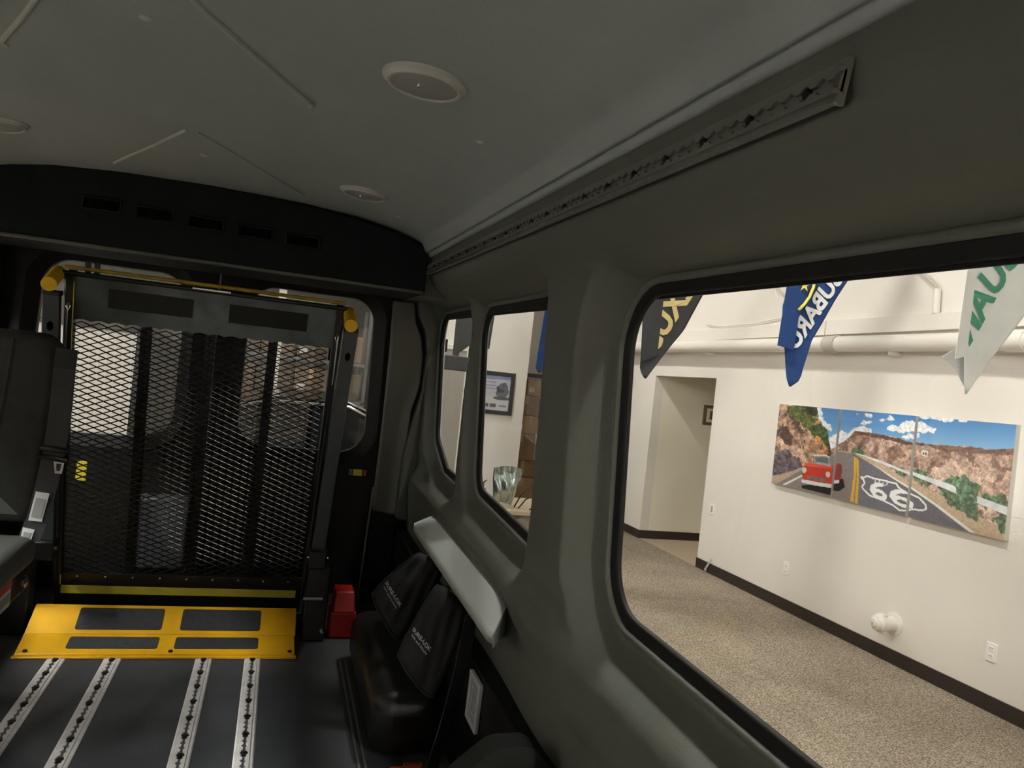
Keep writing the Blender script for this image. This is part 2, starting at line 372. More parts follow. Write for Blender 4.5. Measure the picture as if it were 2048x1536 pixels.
# ceiling: shallow vault
def zc(x):
    a = abs(x-XC); return float(np.interp(a, [0, .30, .50, .62, .69, .722, .731, .754, .7565, .761, .763, .769, .80], [.490, .484, .470, .449, .429, .4165, .410, .375, .383, .382, .368, .3635, .372]))
_s = [.60, .62, .65, .68, .70, .712, .722, .727, .731, .735, .742, .748, .752, .754, .7565, .7585, .761, .763, .766, .769, .775, .80]
xs = np.array([-a for a in _s[::-1]]+list(np.linspace(-.58, .58, 40))+_s)+XC
ysC = np.linspace(-1.5, 3.5, 40)
b = MB(); b.grid(lambda i, j: (xs[i], ysC[j], zc(xs[i])), len(xs), len(ysC))
ceiling = struct(b.build('ceiling', M['head'], smooth=True, solid=.006), 'vaulted grey headliner of the van with a pale cove along the side')
def head_panel(rows, bead):                  # rows: (y, half width) raised pads of the headliner, skirt sloping up into the headliner
    b = MB(); n = 13; R = []
    for y, h in rows:
        R.append([(XC+h*(-1+2*k/(n-1)), y) for k in range(n)])
    m = len(R)
    b.grid(lambda i, j: (R[i][j][0], R[i][j][1], zc(R[i][j][0])-.005), m, n)
    loop = [(0, j) for j in range(n)]+[(i, n-1) for i in range(1, m)]+[(m-1, j) for j in range(n-2, -1, -1)]+[(i, 0) for i in range(m-2, 0, -1)]
    cy = sum(r[0] for r in rows)/m
    top = [(R[i][j][0], R[i][j][1]) for i, j in loop]
    out = []
    for (x, y) in top:
        d = Vector((x-XC, y-cy)); d = d.normalized() if d.length > 1e-5 else Vector((0, 1)); out.append((x+d.x*.013, y+d.y*.013))
    k = len(loop); vs = [(x, y, zc(x)-.005) for x, y in top]+[(x, y, zc(x)+.002) for x, y in out]
    b.add(vs, [(i, (i+1) % k, k+(i+1) % k, k+i) for i in range(k)])
    b.build('headliner_panel', M['head'], ceiling)
    for sg in (-1, 1):
        P = [(XC+sg*h, y, zc(XC+sg*h)-.0035) for y, h in rows[:bead]]; Pd = [tuple(Vector(P[i]).lerp(Vector(P[i+1]), q/4)) for i in range(len(P)-1) for q in range(4)]+[P[-1]]
        MB().tube(Pd, .0055, 10).build('bead', M['litedge'], ceiling, smooth='auto')  # pale bead added to show the lit step edge of the pad
head_panel([(1.06, .012), (1.30, .105), (1.5, .2), (1.655, .278), (1.675, .276), (1.85, .155), (2.0, .055), (2.07, .012)], 5)
head_panel([(2.105, .012), (2.2, .055), (2.4, .147), (2.55, .22), (2.70, .288), (2.712, .284)], 5)
# roof above the headliner
struct(MB().bb(2*XC-.72, .72, -1.5, 3.56, .56, .60).build('roof', M['roofpaint']), 'painted steel roof of the van')
# floor
floor = struct(MB().bb(2*XC-.66, .66, -1.5, 3.5, ZF-.03, ZF).build('floor', M['floor']), 'dark charcoal vinyl floor of the van')
# lower black side panels
struct(MB().bb(.552, .60, -1.5, 3.3, ZF, -.765).build('wall_lower_right', M['black'], bevel=.004), 'black lower side panel under the grey window wall')
struct(MB().bb(2*XC-.60, 2*XC-.552, -1.5, 3.3, ZF, -.765).build('wall_lower_left', M['black'], bevel=.004), 'black lower side panel under the wall on the seat side')
# floor seam trim beside the wheel housing
b = MB(); b.bb(.305, .311, 1.2, 2.66, ZF-.001, ZF+.004); b.bb(.322, .328, 1.2, 2.66, ZF-.001, ZF+.004)
struct(b.build('trim_1', M['alud']), 'thin double metal trim strip on the floor beside the wheel housing')

# ---- anchor tracks
def slot_track(P, length, pitch=.0254):
    """P(a, s, h) -> 3D: a across, s along, h proud. Two flanged half strips with scalloped slot edge"""
    n = int(length/pitch*6); b = MB()
    S = [length*i/n for i in range(n+1)]
    g = [.0032+.0058*max(0, math.cos(2*math.pi*s/pitch))**.7 for s in S]
    for sg in (-1, 1):
        prof = [(.026, 0), (.0225, .0022), (.0150, .0022), (.0145, .0042)]
        vs = []; fs = []
        k = len(prof)+2
        for i, s in enumerate(S):
            vs += [P(sg*a, s, h) for a, h in prof]+[P(sg*g[i], s, .0042), P(sg*g[i], s, .0005)]
        for i in range(n):
            for j in range(k-1): fs.append((i*k+j, (i+1)*k+j, (i+1)*k+j+1, i*k+j+1))
        b.add(vs, fs)
    return b, S
def floor_track(x, label):
    L = 3.9; y0 = -.9
    P = lambda a, s, h: (x+a, y0+s, ZF+.001+h)
    t = thing('floor_track', (x, y0+L/2, ZF), label, 'track', 'aluminium anchor tracks in the van floor')
    b, S = slot_track(P, L); b.build('slotted_rail', M['alu'], t)
    MB().bb(x-.012, x+.012, y0, y0+L, ZF+.0002, ZF+.0014).build('channel', M['trackin'], t)
    b = MB(); 
    for i in range(int(L/.1016)): b.lathe([(.0, .006), (.0075, .0056), (.0105, .0042), (.0108, .0)], (x, y0+.0127+.1016*i, ZF+.0016), (0, 0, 1), 8)
    b.build('screw_row', M['black'], t, kind='stuff')
for x, l in ((-.575, 'aluminium floor track nearest the grey seat'), (-.4125, 'second floor track from the seat, under the left half of the yellow flap'),
             (-.137, 'third floor track from the seat, below the middle of the yellow flap'), (.0176, 'aluminium floor track nearest the wheel housing')):
    floor_track(x, l)
# upper rail on the side wall
t = thing('wall_track', (.497, 1.74, .285), 'long slotted aluminium anchor rail along the wall under the ceiling', 'track')
ca, sa = math.cos(math.radians(7)), math.sin(math.radians(7))
def PR(a, s, h): return (.4955-sa*(-a)*1.0-ca*(h*1.6+.002), .636+s, .311+ca*a*.94)
b, S = slot_track(PR, 2.215); b.build('slotted_rail', M['alud'], t)
b = MB(); b.prism([PR(-.012, 0, -.0008), PR(.012, 0, -.0008), PR(.012, 0, .001), PR(-.012, 0, .001)], (0, 2.215, 0)); b.build('channel', M['alud'], t)
b = MB(); b.prism([PR(-.026, 0, -.004), PR(.026, 0, -.004), PR(.026, 0, .0005), PR(.0235, 0, .0022), PR(.0150, 0, .0022), PR(.0145, 0, .0042), PR(.0095, 0, .0042), PR(.0095, 0, .0012), PR(-.0095, 0, .0012), PR(-.0095, 0, .0042), PR(-.0145, 0, .0042), PR(-.0150, 0, .0022), PR(-.0235, 0, .0022), PR(-.026, 0, .0005)], (0, .004, 0)); b.build('cut_end', M['alu2'], t)
for i in range(21):
    MB().lathe([(0., .0048), (.0040, .0048), (.0060, .0030), (.0065, .0)], PR(0, .0508+.1016*i, .0012), (-1, 0, .12), 14).build('screw', M['black'], t, smooth='auto')

# ---- rear: header, doors, pillars
HB = [(-.95, .455), (-.75, .478), (-.556, .489), (-.35, .4885), (-.159, .484), (.03, .475), (.187, .461), (.33, .438), (.462, .402), (.468, .372), (.488, .366), (.490, .217)]
HB = [(2*XC-.49, .217), (2*XC-.488, .366), (2*XC-.462, .402)]+HB
b = MB(); b.prism([(x, 2.85, z) for x, z in HB], (0, .42, 0))
hd = thing('rear_header', (XC, 3.0, .217), 'charcoal overhead housing with five air vents above the wheelchair lift', 'air vent housing')
b.build('housing', M['charcoal'], hd, bevel=.006)
MB().bb(2*XC-.485, .485, 2.844, 2.86, .217, .229).build('lower_lip', M['trim'], hd, bevel=.003)
for k in range(5):
    cx = -.6145+.1622*k; cz = .364-.0048*k; v = MB()
    v.ring([(cx+a*.061, 2.852, cz+c*.0225) for a, c in ((-1, -1), (1, -1), (1, 1), (-1, 1))], [(cx+a*.054, 2.852, cz+c*.0165) for a, c in ((-1, -1), (1, -1), (1, 1), (-1, 1))], (0, -.010, 0))
    vo = v.build('vent', M['black'], hd, bevel=.002)
    MB().bb(cx-.055, cx+.055, 2.846, 2.8495, cz-.017, cz+.017).build('vent_recess', M['void'], vo)
    for q in range(6):
        MB().box((cx-.045+.018*q, 2.8455, cz), (.0022, .009, .032), Matrix.Rotation(.5, 3, 'Z')).build('louver', M['void'], vo)
# rear doors with windows
def rear_door(n, x0, x1, wx0, wx1, label):
    W = densify(rounded([(wx0, -.475, .11), (wx1, -.475, .11), (wx1-.02*(1 if n == 2 else 0), .20, .10), (wx0+.02*(1 if n == 1 else 0), .20, .10)], 8), .04)
    cx, cz = (wx0+wx1)/2, -.14
    O = []
    for a, c in W:                      # project each window point out to the door rectangle
        dx, dz = a-cx, c-cz; s = 1e9
        if dx > 0: s = min(s, (x1-cx)/dx)
        if dx < 0: s = min(s, (x0-cx)/dx)
        if dz > 0: s = min(s, (.50-cz)/dz)
        if dz < 0: s = min(s, (ZF-.02-cz)/dz)
        O.append((cx+dx*s, cz+dz*s))
    t = bpy.data.objects.new('door_%d' % n, None); COL.objects.link(t); t.location = (cx, 3.45, ZF); BASE[t] = Vector(t.location); struct(t, label)
    P3 = lambda L, y: [(a, y, c) for a, c in L]
    MB().ring(P3(O, 3.40), P3(offset_loop(W, .05), 3.40), (0, .10, 0)).build('inner_panel', M['black'], t)
    MB().ring(P3(offset_loop(W, .052), 3.395), P3(offset_loop(W, .004), 3.43), (0, .04, 0)).build('window_surround', M['black'], t, smooth='auto')
    MB().ring(P3(offset_loop(W, .010), 3.432), P3(offset_loop(W, .0), 3.436), (0, .008, 0)).build('window_trim', M['alud'], t)  # grey ring added for the bright reflection along the glass edge
    MB().prism(P3(offset_loop(W, .006), 3.446), (0, .004, 0)).build('pane', M['glasst'], t)
    # corner fill triangles so that the panel is closed out to its corners
    c = MB()
    for sx_ in (x0, x1):
        for sz in (.50, ZF-.02):
            j = min(range(len(O)), key=lambda q: abs(O[q][0]-sx_)+abs(O[q][1]-sz)); p = O[j]
            c.prism([(p[0], 3.405, p[1]), (sx_, 3.405, p[1]+(.12 if sz < 0 else -.12)), (sx_, 3.405, sz), (p[0]+(.12 if sx_ == x0 else -.12), 3.405, sz)], (0, .08, 0))
    c.build('corner_panel', M['black'], t)
    return t
d1 = rear_door(1, 2*XC-.62, XC-.004, -.935, -.40, 'black left rear door with tinted window behind the lift')
d2 = rear_door(2, XC+.004, .62, -.14, .395, 'black right rear door with tinted window behind the lift')
MB().bb(-.50, -.285, 3.30, 3.40, -.985, -.70).build('step_box', M['liftgrey'], d1, bevel=.008)
b = MB(); b.bb(.335, .421, 3.385, 3.40, -.572, -.537); st = b.build('control_label', M['black'], d2)
MB().bb(.357, .396, 3.3835, 3.3855, -.569, -.541).build('yellow_field', M['yelldim'], st)
MB().bb(.339, .353, 3.3835, 3.3855, -.568, -.542).build('teal_field', M['teal'], st)
MB().bb(.401, .414, 3.3835, 3.3855, -.568, -.543).build('red_field', M['redlab'], st)
# grey rear corner trim
DP = [(.440, .21), (.53, .21), (.541, .13), (.575, .06), (.592, -.02), (.590, -.15), (.566, -.26), (.562, -.40), (.575, -.705), (.538, -.715), (.448, -.70), (.452, -.3), (.448, 0)]
t = bpy.data.objects.new('trim_2', None); COL.objects.link(t); t.location = (.5, 3.3, -.7); BASE[t] = Vector(t.location); struct(t, 'grey plastic rear corner pillar trim beside the lift')
b = MB(); b.prism([(x, 3.29, z) for x, z in DP], (0, .06, 0)); b.build('pillar_panel', M['trim'], t, bevel=.008, seg=3)
DQ = [(.538, .22), (.66, .22), (.66, -.78), (.60, -.735), (.545, -.725), (.548, -.45), (.575, -.28), (.600, -.16), (.603, 0), (.585, .09), (.552, .15)]
b = MB(); b.prism([(x, 3.262, z) for x, z in DQ], (0, .06, 0)); b.build('pillar_panel', M['trim'], t, bevel=.010, seg=3)
MB().prism([(.438, 3.30, -.60), (.444, 3.30, -.60), (.430, 3.30, ZF), (.424, 3.30, ZF)], (0, .01, 0)).build('door_seal_edge', M['alud'], t)
struct(MB().bb(.45, .69, 3.31, 3.4, ZF, -.68).build('wall_corner_lower', M['black']), 'black lower rear corner panel under the grey pillar trim')
struct(MB().bb(2*XC-.69, 2*XC-.50, 3.29, 3.4, ZF, .24).build('wall_corner_left', M['black']), 'black rear corner panel on the seat side of the lift')
struct(MB().bb(.485, .70, 2.9, 3.5, .215, .56).build('wall_upper_corner', M['trim']), 'grey filler above the rear corner pillar')

# ---- ceiling fittings
def dome(x, y, r, label):
    z = zc(x); sl = (zc(x+.02)-zc(x-.02))/.04
    t = thing('dome_light', (x, y, z), label, 'lamp', 'round ceiling lamps of the van')
    ax = Vector((sl, 0, -1)).normalized(); c = (x, y, z)
    MB().lathe([(r*1.0, -.004), (r*1.0, .004), (r*.985, .008), (r*.93, .0095), (r*.90, .013), (r*.86, .016), (r*.80, .016), (r*.78, .012)], c, ax, 48).build('bezel', M['white'], t, smooth='auto')
    MB().lathe([(r*.79, .008), (r*.79, .0135), (r*.6, .0175), (r*.3, .0195), (0.001, .020)], c, ax, 48).build('lens', M['lens'], t, smooth='auto')
    MB().lathe([(.0035, .015), (.0035, .022), (.002, .024)], (x-.012, y-r*.30, z), ax, 10).build('switch_nub', M['steel'], t, smooth='auto')
dome(.190, 1.345, .075, 'large round white ceiling lamp nearest the camera')
dome(.195, 2.415, .075, 'round white ceiling lamp near the vent housing, right of the centre line')
dome(-.765, 2.33, .075, 'round ceiling lamp at the left edge of the photo')
for x, y, l in ((-.262, 1.383, 'small pale screw cap inside the near headliner diamond'), (.349, 1.561, 'small pale screw cap between the large ceiling lamp and the wall rail'),
                (-.263, 2.36, 'small pale screw cap on the far headliner triangle'), (.335, 2.623, 'small pale screw cap near the far corner of the ceiling')):
    off = .006 if abs(x-XC) < .1 else .001
    tag(MB().lathe([(.011, -.001), (.011, .0015), (.008, .003), (.001, .0035)], (x, y, zc(x)-off), (0, 0, -1), 18).build('screw_cap', M['white'], smooth='auto'), l, 'screw cap', 'ceiling screw caps')

# ---- pale trim shelf on the wall
b = MB(); sec = [(.608, -.560), (.500, -.592), (.494, -.602), (.500, -.618), (.608, -.665)]; m_ = len(sec)
ends = [lambda x: 1.575+(x-.5)*1.9, lambda x: 1.60+(x-.5)*1.9, lambda x: 2.56+min(.06, (x-.494)*2), lambda x: 2.60+min(.08, (x-.494)*2)]
vs_ = []
for q, fn in enumerate(ends):
    for (x, z) in sec:
        sh = 1. if q in (1, 2) else .86; vs_.append((.56+(x-.56)*(sh if x < .56 else 1), fn(x), -.61+(z+.61)*sh))
b.add(vs_, [tuple(range(m_)), tuple(range(4*m_-1, 3*m_-1, -1))]+[(q*m_+i, q*m_+(i+1) % m_, (q+1)*m_+(i+1) % m_, (q+1)*m_+i) for q in range(3) for i in range(m_)])
tag(b.build('wall_shelf', M['bar'], bevel=.009, seg=4), 'pale grey plastic shelf bar under the two rear side windows, pouches hanging from it', 'shelf')

# ---- wheel housing
b = MB(); b.bb(.335, .550, 2.0, 2.72, ZF, -.925)
tag(b.build('wheel_housing', M['well'], bevel=.055, seg=5), 'glossy black moulded wheel housing on the floor below the pouches', 'wheel housing')
# ---- white outlet plate on the black side panel
t = thing('vent_plate', (.548, 1.795, -.905), 'white rectangular plastic cover plate on the black side panel', 'cover plate')
R4 = lambda hy, hz, x: [(x, 1.795+a*hy, -.843+c*hz) for a, c in ((-1, -1), (1, -1), (1, 1), (-1, 1))]
MB().ring(R4(.049, .061, .552), R4(.036, .047, .552), (-.012, 0, 0)).build('frame', M['white'], t, bevel=.003)
MB().bb(.545, .551, 1.76, 1.83, -.889, -.797).build('panel', M['lens'], t)
MB().ring(R4(.020, .033, .546), R4(.015, .028, .546), (-.003, 0, 0)).build('inner_ring', M['white'], t)

# ================================================================== WHEELCHAIR LIFT
LC, LH = -.24, .412                    # platform centre and half width
lift = thing('wheelchair_lift', (LC, 2.95, ZF), 'folded black wheelchair lift with mesh platform and yellow flap at the rear doors', 'wheelchair lift')
SB, ST = Vector((0, 3.0, -.985)), Vector((0, 2.768, .135))
LN = (ST-SB).cross(Vector((1, 0, 0))).normalized()
if LN.y > 0: LN = -LN                  # towards the camera side
def PL(x, z, n=0.):                    # point of the leaning platform plane at height z
    p = SB.lerp(ST, (z-SB.z)/(ST.z-SB.z))+LN*n; return (x, p.y, p.z)
def slab(x0, x1, z0, z1, n0, n1): return MB().prism([PL(x0, z0, n0), PL(x1, z0, n0), PL(x1, z1, n0), PL(x0, z1, n0)], Vector(PL(0, 0, n1))-Vector(PL(0, 0, n0)))
# expanded metal
A, Wc = .0104, .0507; b = MB(); z0, z1 = -.912, -.018; rows = int((z1-z0)/A); nseg = int(2*LH/(Wc/2))
for j in range(rows):
    for i in range(nseg):
        up = (i+j) % 2
        xa, xb = LC-LH+i*Wc/2, LC-LH+(i+1)*Wc/2; za = z0+(j+(1 if up else 0))*A; zb = z0+(j+(0 if up else 1))*A
        d = Vector((xb-xa, zb-za)).normalized(); q = Vector((-d.y, d.x))*.0015
        pts = [PL(xa+q.x, za+q.y, .003), PL(xb+q.x, zb+q.y, .003), PL(xb+q.x, zb+q.y, -.002), PL(xa+q.x, za+q.y, -.002),
               PL(xa-q.x, za-q.y, .002), PL(xb-q.x, zb-q.y, .002), PL(xb-q.x, zb-q.y, -.003), PL(xa-q.x, za-q.y, -.003)]
        b.add(pts, [(0, 1, 5, 4), (3, 7, 6, 2), (0, 3, 2, 1), (4, 5, 6, 7)])
mo = b.build('mesh_panel', M['liftmesh'], lift, kind='stuff'); mo['label'] = 'black expanded metal platform mesh'
for x in (-.437, -.233, -.028): slab(x-.016, x+.016, -.95, .0, -.045, -.008).build('stringer', M['liftblack'], lift, bevel=.003)
# upper steel plate with scalloped lower edge
n = 16; top = []
for i in range(n*6+1):
    u = i/(n*6); ph = (u*n) % 1; top.append((LC-LH+2*LH*u, -.022+.006*math.sin(math.pi*ph)-.004))
pts = [PL(x, z, .002) for x, z in top]+[PL(LC+LH+.012, .118, .002), PL(LC-LH-.012, .118, .002)]
b = MB(); b.prism(pts, Vector(PL(0, 0, -.006))-Vector(PL(0, 0, .002))); b.build('upper_plate', M['plate'], lift)
for x0 in (-.553, -.180): slab(x0, x0+.259, .026, .088, .002, .0035).build('antislip_patch', M['gripdark'], lift)
# top rail: yellow tube over black bar
MB().tube([PL(LC-LH-.03, .142, .004), PL(LC+LH+.03, .142, .004)], .0065, 12).build('yellow_top_tube', M['yelldark'], lift, smooth='auto')
MB().tube([PL(LC-LH-.035, .124, .010), PL(LC+LH+.035, .124, .010)], .008, 12).build('top_bar', M['liftblack'], lift, smooth='auto')
slab(LC-.06, LC+.06, .126, .131, .014, .019).build('steel_shim', M['steel'], lift)
for x in (LC-LH+.035, LC-LH+.062): slab(x-.008, x+.008, .128, .168, -.006, .006).build('top_bracket', M['liftblack'], lift, bevel=.003)
# side rails of the platform
for s in (-1, 1):
    xa = LC+s*(LH+.012)
    slab(xa-.013, xa+.013, -.99, .13, -.03, .012).build('side_rail', M['liftblack'], lift, bevel=.003)
    slab(xa-s*.013-.001, xa-s*.013+.001, -.95, .1, .012, .016).build('rail_edge', M['alud'] if s > 0 else M['yelldim'], lift)
    slab(xa+s*.004-.003, xa+s*.004+.003, -.15, .03, .012, .018).build('latch_rod', M['steel'], lift, bevel=.001)
    MB().tube([PL(xa, .035, .016), PL(xa-.006, .02, .02), PL(xa, .005, .02), PL(xa+.006, .02, .02), PL(xa, .035, .016)], .0022, 8).build('spring_clip', M['steel'], lift, smooth=True)
# bottom plate and yellow tape
slab(LC-LH-.02, LC+LH, -1.05, -.912, -.01, .003).build('lower_plate', M['liftblack'], lift, bevel=.002)
slab(LC-LH-.022, LC+LH-.022, -.990, -.960, .003, .0045).build('yellow_strip', M['yelldim'], lift)
for i in range(9): MB().lathe([(.004, 0), (.004, .002), (.002, .003)], PL(LC-LH+.05+.09*i, -.925, .003), tuple(LN), 8).build('rivet', M['steel'], lift)
# yellow bridge flap: two leaves
FB, FK, FF = [Vector(p) for p in ((0, 2.905, -.999), (0, 2.805, -1.064), (0, 2.692, -1.088))]
def flap(a0, a1, x0a, x1a, x0b, x1b, th=.007):
    nrm = (a1-a0).cross(Vector((1, 0, 0))); nrm = nrm if nrm.z > 0 else -nrm; nrm.normalize()
    b = MB(); b.prism([(x0a, a0.y, a0.z), (x1a, a0.y, a0.z), (x1b, a1.y, a1.z), (x0b, a1.y, a1.z)], -nrm*th); return b, nrm
fl = flap(FB, FK, -.700, .155, -.703, .156)[0].build('bridge_flap', M['yellow'], lift, bevel=.002); n1 = flap(FB, FK, 0, 1, 0, 1)[1]
b, n2 = flap(FK, FF, -.703, .153, -.697, .155); fo = b.build('flap_front_leaf', M['yellow'], fl, bevel=.002)
MB().bb(-.702, .160, 2.678, 2.696, -1.0995, -1.092).build('flap_edge', M['yellow'], fl, bevel=.002)
def patch(a0, a1, nrm, u0, u1, x0, x1, name='antislip_patch'):
    p0 = a0.lerp(a1, u0)+nrm*.0005; p1 = a0.lerp(a1, u1)+nrm*.0005
    R = rounded([(x0, 0, .008), (x1, 0, .008), (x1, 1, .008), (x0, 1, .008)], 3)
    L = (p1-p0).length; R = rounded([(x0, 0, .008), (x1, 0, .008), (x1, L, .008), (x0, L, .008)], 3)
    MB().prism([(x, p0.y+(p1.y-p0.y)*v/L, p0.z+(p1.z-p0.z)*v/L) for x, v in R], nrm*.0012).build(name, M['grip'], fl)
patch(FB, FK, n1, .12, .86, -.560, -.293); patch(FB, FK, n1, .12, .86, -.233, .032)
patch(FK, FF, n2, .16, .74, -.562, -.290); patch(FK, FF, n2, .16, .74, -.238, .030)
for x in (-.672, -.245, .138): MB().lathe([(.0075, 0), (.0075, .002), (.004, .003)], FK.lerp(FF, .86)+Vector((x, 0, .0005)), tuple(n2), 12).build('flap_bolt', M['black'], fl)
# lifting arms and towers
def arm(s):
    cx = .230 if s > 0 else -.712
    xo = -.022 if s > 0 else .030      # lower ends draw together
    p0, p1 = Vector((cx, 2.755, .045)), Vector((cx+xo, 2.86, -.775))
    ax = (p1-p0).normalized(); sd = Vector((1, 0, 0)); sd = (sd-ax*sd.dot(ax)).normalized(); fw = ax.cross(sd)
    if fw.y > 0: fw = -fw
    hw = .0245
    c = [p0-sd*hw, p0+sd*hw, p1+sd*hw, p1-sd*hw]
    b = MB(); b.prism(c, -fw*.03); a = b.build('lift_arm', M['liftgrey'], lift, bevel=.003)
    q = p0.lerp(p1, .12 if s < 0 else .11)
    MB().prism([q+sd*u+ax*v+fw*.0004 for u, v in ((0, -.017), (.009, -.008), (.009, .008), (0, .017), (-.009, .008), (-.009, -.008))], fw*.001).build('diamond_hole', M['void'], a)
    MB().prism([p0-ax*.012-sd*hw, p0-ax*.012+sd*hw, p0+ax*.004+sd*hw, p0+ax*.004-sd*hw], -fw*.05).build('arm_cap', M['liftblack'], a, bevel=.003)
    # yoke and tower
    MB().bb(p1.x-.032, p1.x+.032, 2.83, 2.90, -.83, -.765).build('pivot_yoke', M['liftblack'], lift, bevel=.006)
    for k in (-1, 1): MB().lathe([(.008, 0), (.008, .006), (.005, .008)], (p1.x+k*.032, 2.85, -.79), (k, 0, 0), 10).build('pivot_bolt', M['steel'], lift, smooth='auto')
    tx = 0 if s > 0 else -.085
    MB().bb(p1.x-.034+.004*s+tx, p1.x+.05+.004*s+tx, 2.84-tx*.5, 2.95, ZF, -.815).build('tower', M['liftblack'], lift, bevel=.006)
    if s > 0: MB().bb(p1.x-.036, p1.x+.034, 2.836, 2.846, -.945, -.935).build('tower_seam', M['steel'], lift)
    if s > 0: MB().lathe([(.008, 0), (.008, .01), (.005, .013)], (p1.x+.04, 2.84, -1.06), (0, -1, 0), 10).build('tower_bolt', M['steel'], lift, smooth='auto')
    # hydraulic rod behind the arm
    MB().tube([(p0.x-.035*s, 2.80, .11), (p1.x-.035*s, 2.93, -.9)], .012, 10).build('piston_rod', M['liftblack'], lift, smooth='auto')
    # grab handle
    g = [Vector((-.680, 2.60, .074)), Vector((-.708, 2.80, .122))] if s < 0 else [Vector((.214, 2.60, .061)), Vector((.219, 2.80, .112))]
    h = MB().tube([g[0], g[1]], .0215, 18).build('grip', M['foam'], lift, smooth='auto')
    MB().tube([g[1], g[1]+Vector((.0, .02, .01)), Vector((g[1].x-s*.03, 2.84, .09)), Vector((g[1].x-s*.035, 2.83, .0))], .011, 10).build('handle_bar', M['liftblack'], lift, smooth='auto')
arm(1); arm(-1)
b = MB(); b.bb(-.70, .20, 2.92, 3.02, ZF, -1.06); b.build('base_plate', M['void'], lift, bevel=.004)
MB().bb(-.655, -.622, 3.06, 3.065, -.60, -.53).build('warning_label', M['yelldim'], lift)

# ---- red pump box
t = thing('red_box', (.330, 2.93, ZF), 'red plastic box on the floor between lift tower and wheel housing', 'box')
b = MB(); b.bb(.278, .374, 2.87, 3.0, ZF, -1.000); b.build('body', M['red'], t, bevel=.008)
b = MB(); b.prism([(.285, 2.868, -1.002), (.368, 2.868, -1.002), (.362, 2.90, -.93), (.292, 2.90, -.93)], (0, .09, 0)); b.build('lid', M['red'], t, bevel=.006)

# ================================================================== SEAT
seat = thing('passenger_seat', (-.82, 2.2, ZF), 'grey fabric passenger seat with lap belt at the left edge of the photo', 'seat')
# backrest: rounded slab lying back a little
O = rounded([(-1.08, -.56, .04), (-.566, -.56, .03), (-.542, -.13, .10), (-.60, -.067, .06), (-1.04, -.067, .07)], 5)
def bk(x, z, dy): return (x, 2.255+.10*(z+.56)+dy, z)
b = MB(); n = len(O); L1 = offset_loop(O, -.03)
vs = [bk(x, z, .0) for x, z in O]+[bk(x, z, -.035) for x, z in offset_loop(O, -.012)]+[bk(x, z, -.05) for x, z in L1]+[bk(x, z, .09) for x, z in O]
fs = []
for i in range(n):
    j = (i+1) % n; fs += [(i, j, n+j, n+i), (n+i, n+j, 2*n+j, 2*n+i), (i, 3*n+i, 3*n+j, j)]
fs += [tuple(range(2*n, 3*n)), tuple(range(4*n-1, 3*n-1, -1))]
b.add(vs, fs); b.build('backrest', M['seat'], seat, smooth='auto')
b = MB(); b.tube([bk(-.655, -.085, -.051), bk(-.662, -.30, -.052), bk(-.668, -.54, -.052)], .004, 8); b.build('backrest_seam', M['seat'], seat, smooth=True)
b = MB(); b.bb(-1.08, -.548, 1.72, 2.24, -.665, -.585); b.build('cushion', M['seatvinyl'], seat, bevel=.03, seg=4)
b = MB(); b.bb(-1.05, -.572, 1.76, 2.30, -.74, -.66); b.build('seat_pan', M['black'], seat, bevel=.008)
for x in (-1.02, -.72):
    for y in (1.85, 2.25): MB().bb(x-.022, x+.022, y-.025, y+.025, ZF, -.73).build('leg', M['black'], seat, bevel=.004)
    MB().bb(x-.03, x+.03, 1.80, 2.32, ZF, ZF+.03).build('foot_rail', M['black'], seat, bevel=.004)
lb = MB(); lb.prism([(-.5705, 1.99, -.735), (-.5705, 2.12, -.735), (-.5705, 2.12, -.672), (-.5705, 1.99, -.672)], (.0015, 0, 0)); lb = lb.build('warning_label', M['paper'], seat)
MB().bb(-.5692, -.5680, 1.99, 2.12, -.690, -.672).build('red_band', M['redlab'], lb)
MB().bb(-.5692, -.5680, 2.00, 2.11, -.722, -.70).build('printed_lines', M['print_'], lb)
MB().lathe([(.016, 0), (.016, .006), (.008, .010)], (-.565, 2.20, -.70), (1, 0, 0), 16).build('pivot_bolt', M['steel'], seat, smooth='auto')
# belt
def strap(path, wv, th=.0015):
    b = MB(); vs = []; fs = []
    for p in path:
        p = Vector(p); vs += [p-Vector(wv), p+Vector(wv)]
    fs = [(2*i, 2*i+2, 2*i+3, 2*i+1) for i in range(len(path)-1)]; b.add(vs, fs); return b
bl = strap([(-.535, 2.265, -.10), (-.530, 2.24, -.15), (-.528, 2.235, -.25), (-.531, 2.23, -.36), (-.540, 2.225, -.45), (-.552, 2.22, -.54), (-.566, 2.21, -.60)], (.026, 0, 0)).build('seat_belt', M['belt'], seat, solid=.003)
b = MB(); b.tube([(-.562, 2.222, -.357), (-.562, 2.215, -.378), (-.496, 2.215, -.386), (-.496, 2.222, -.362)], .007, 8, closed=True); b.build('belt_guide', M['black'], bl, smooth=True)
o4 = [(-.515+a, 2.214, -.402+c) for a, c in ((-.013, .017), (.013, .017), (.009, -.018), (-.007, -.018))]; i4 = [(-.515+a, 2.214, -.402+c) for a, c in ((-.006, .008), (.006, .008), (.004, -.011), (-.004, -.011))]
MB().ring(o4, i4, (0, .003, 0)).build('belt_tongue', M['steel'], bl)
l1 = MB(); l1.prism([(-.571, 2.2135, -.545), (-.540, 2.2135, -.547), (-.530, 2.2185, -.474), (-.562, 2.2185, -.470)], (0, -.001, 0)); l1 = l1.build('belt_label', M['paper'], bl)
MB().prism([(-.5655, 2.2115, -.535), (-.543, 2.2115, -.537), (-.537, 2.2160, -.489), (-.559, 2.2160, -.486)], (0, -.001, 0)).build('label_print', M['print_'], l1)
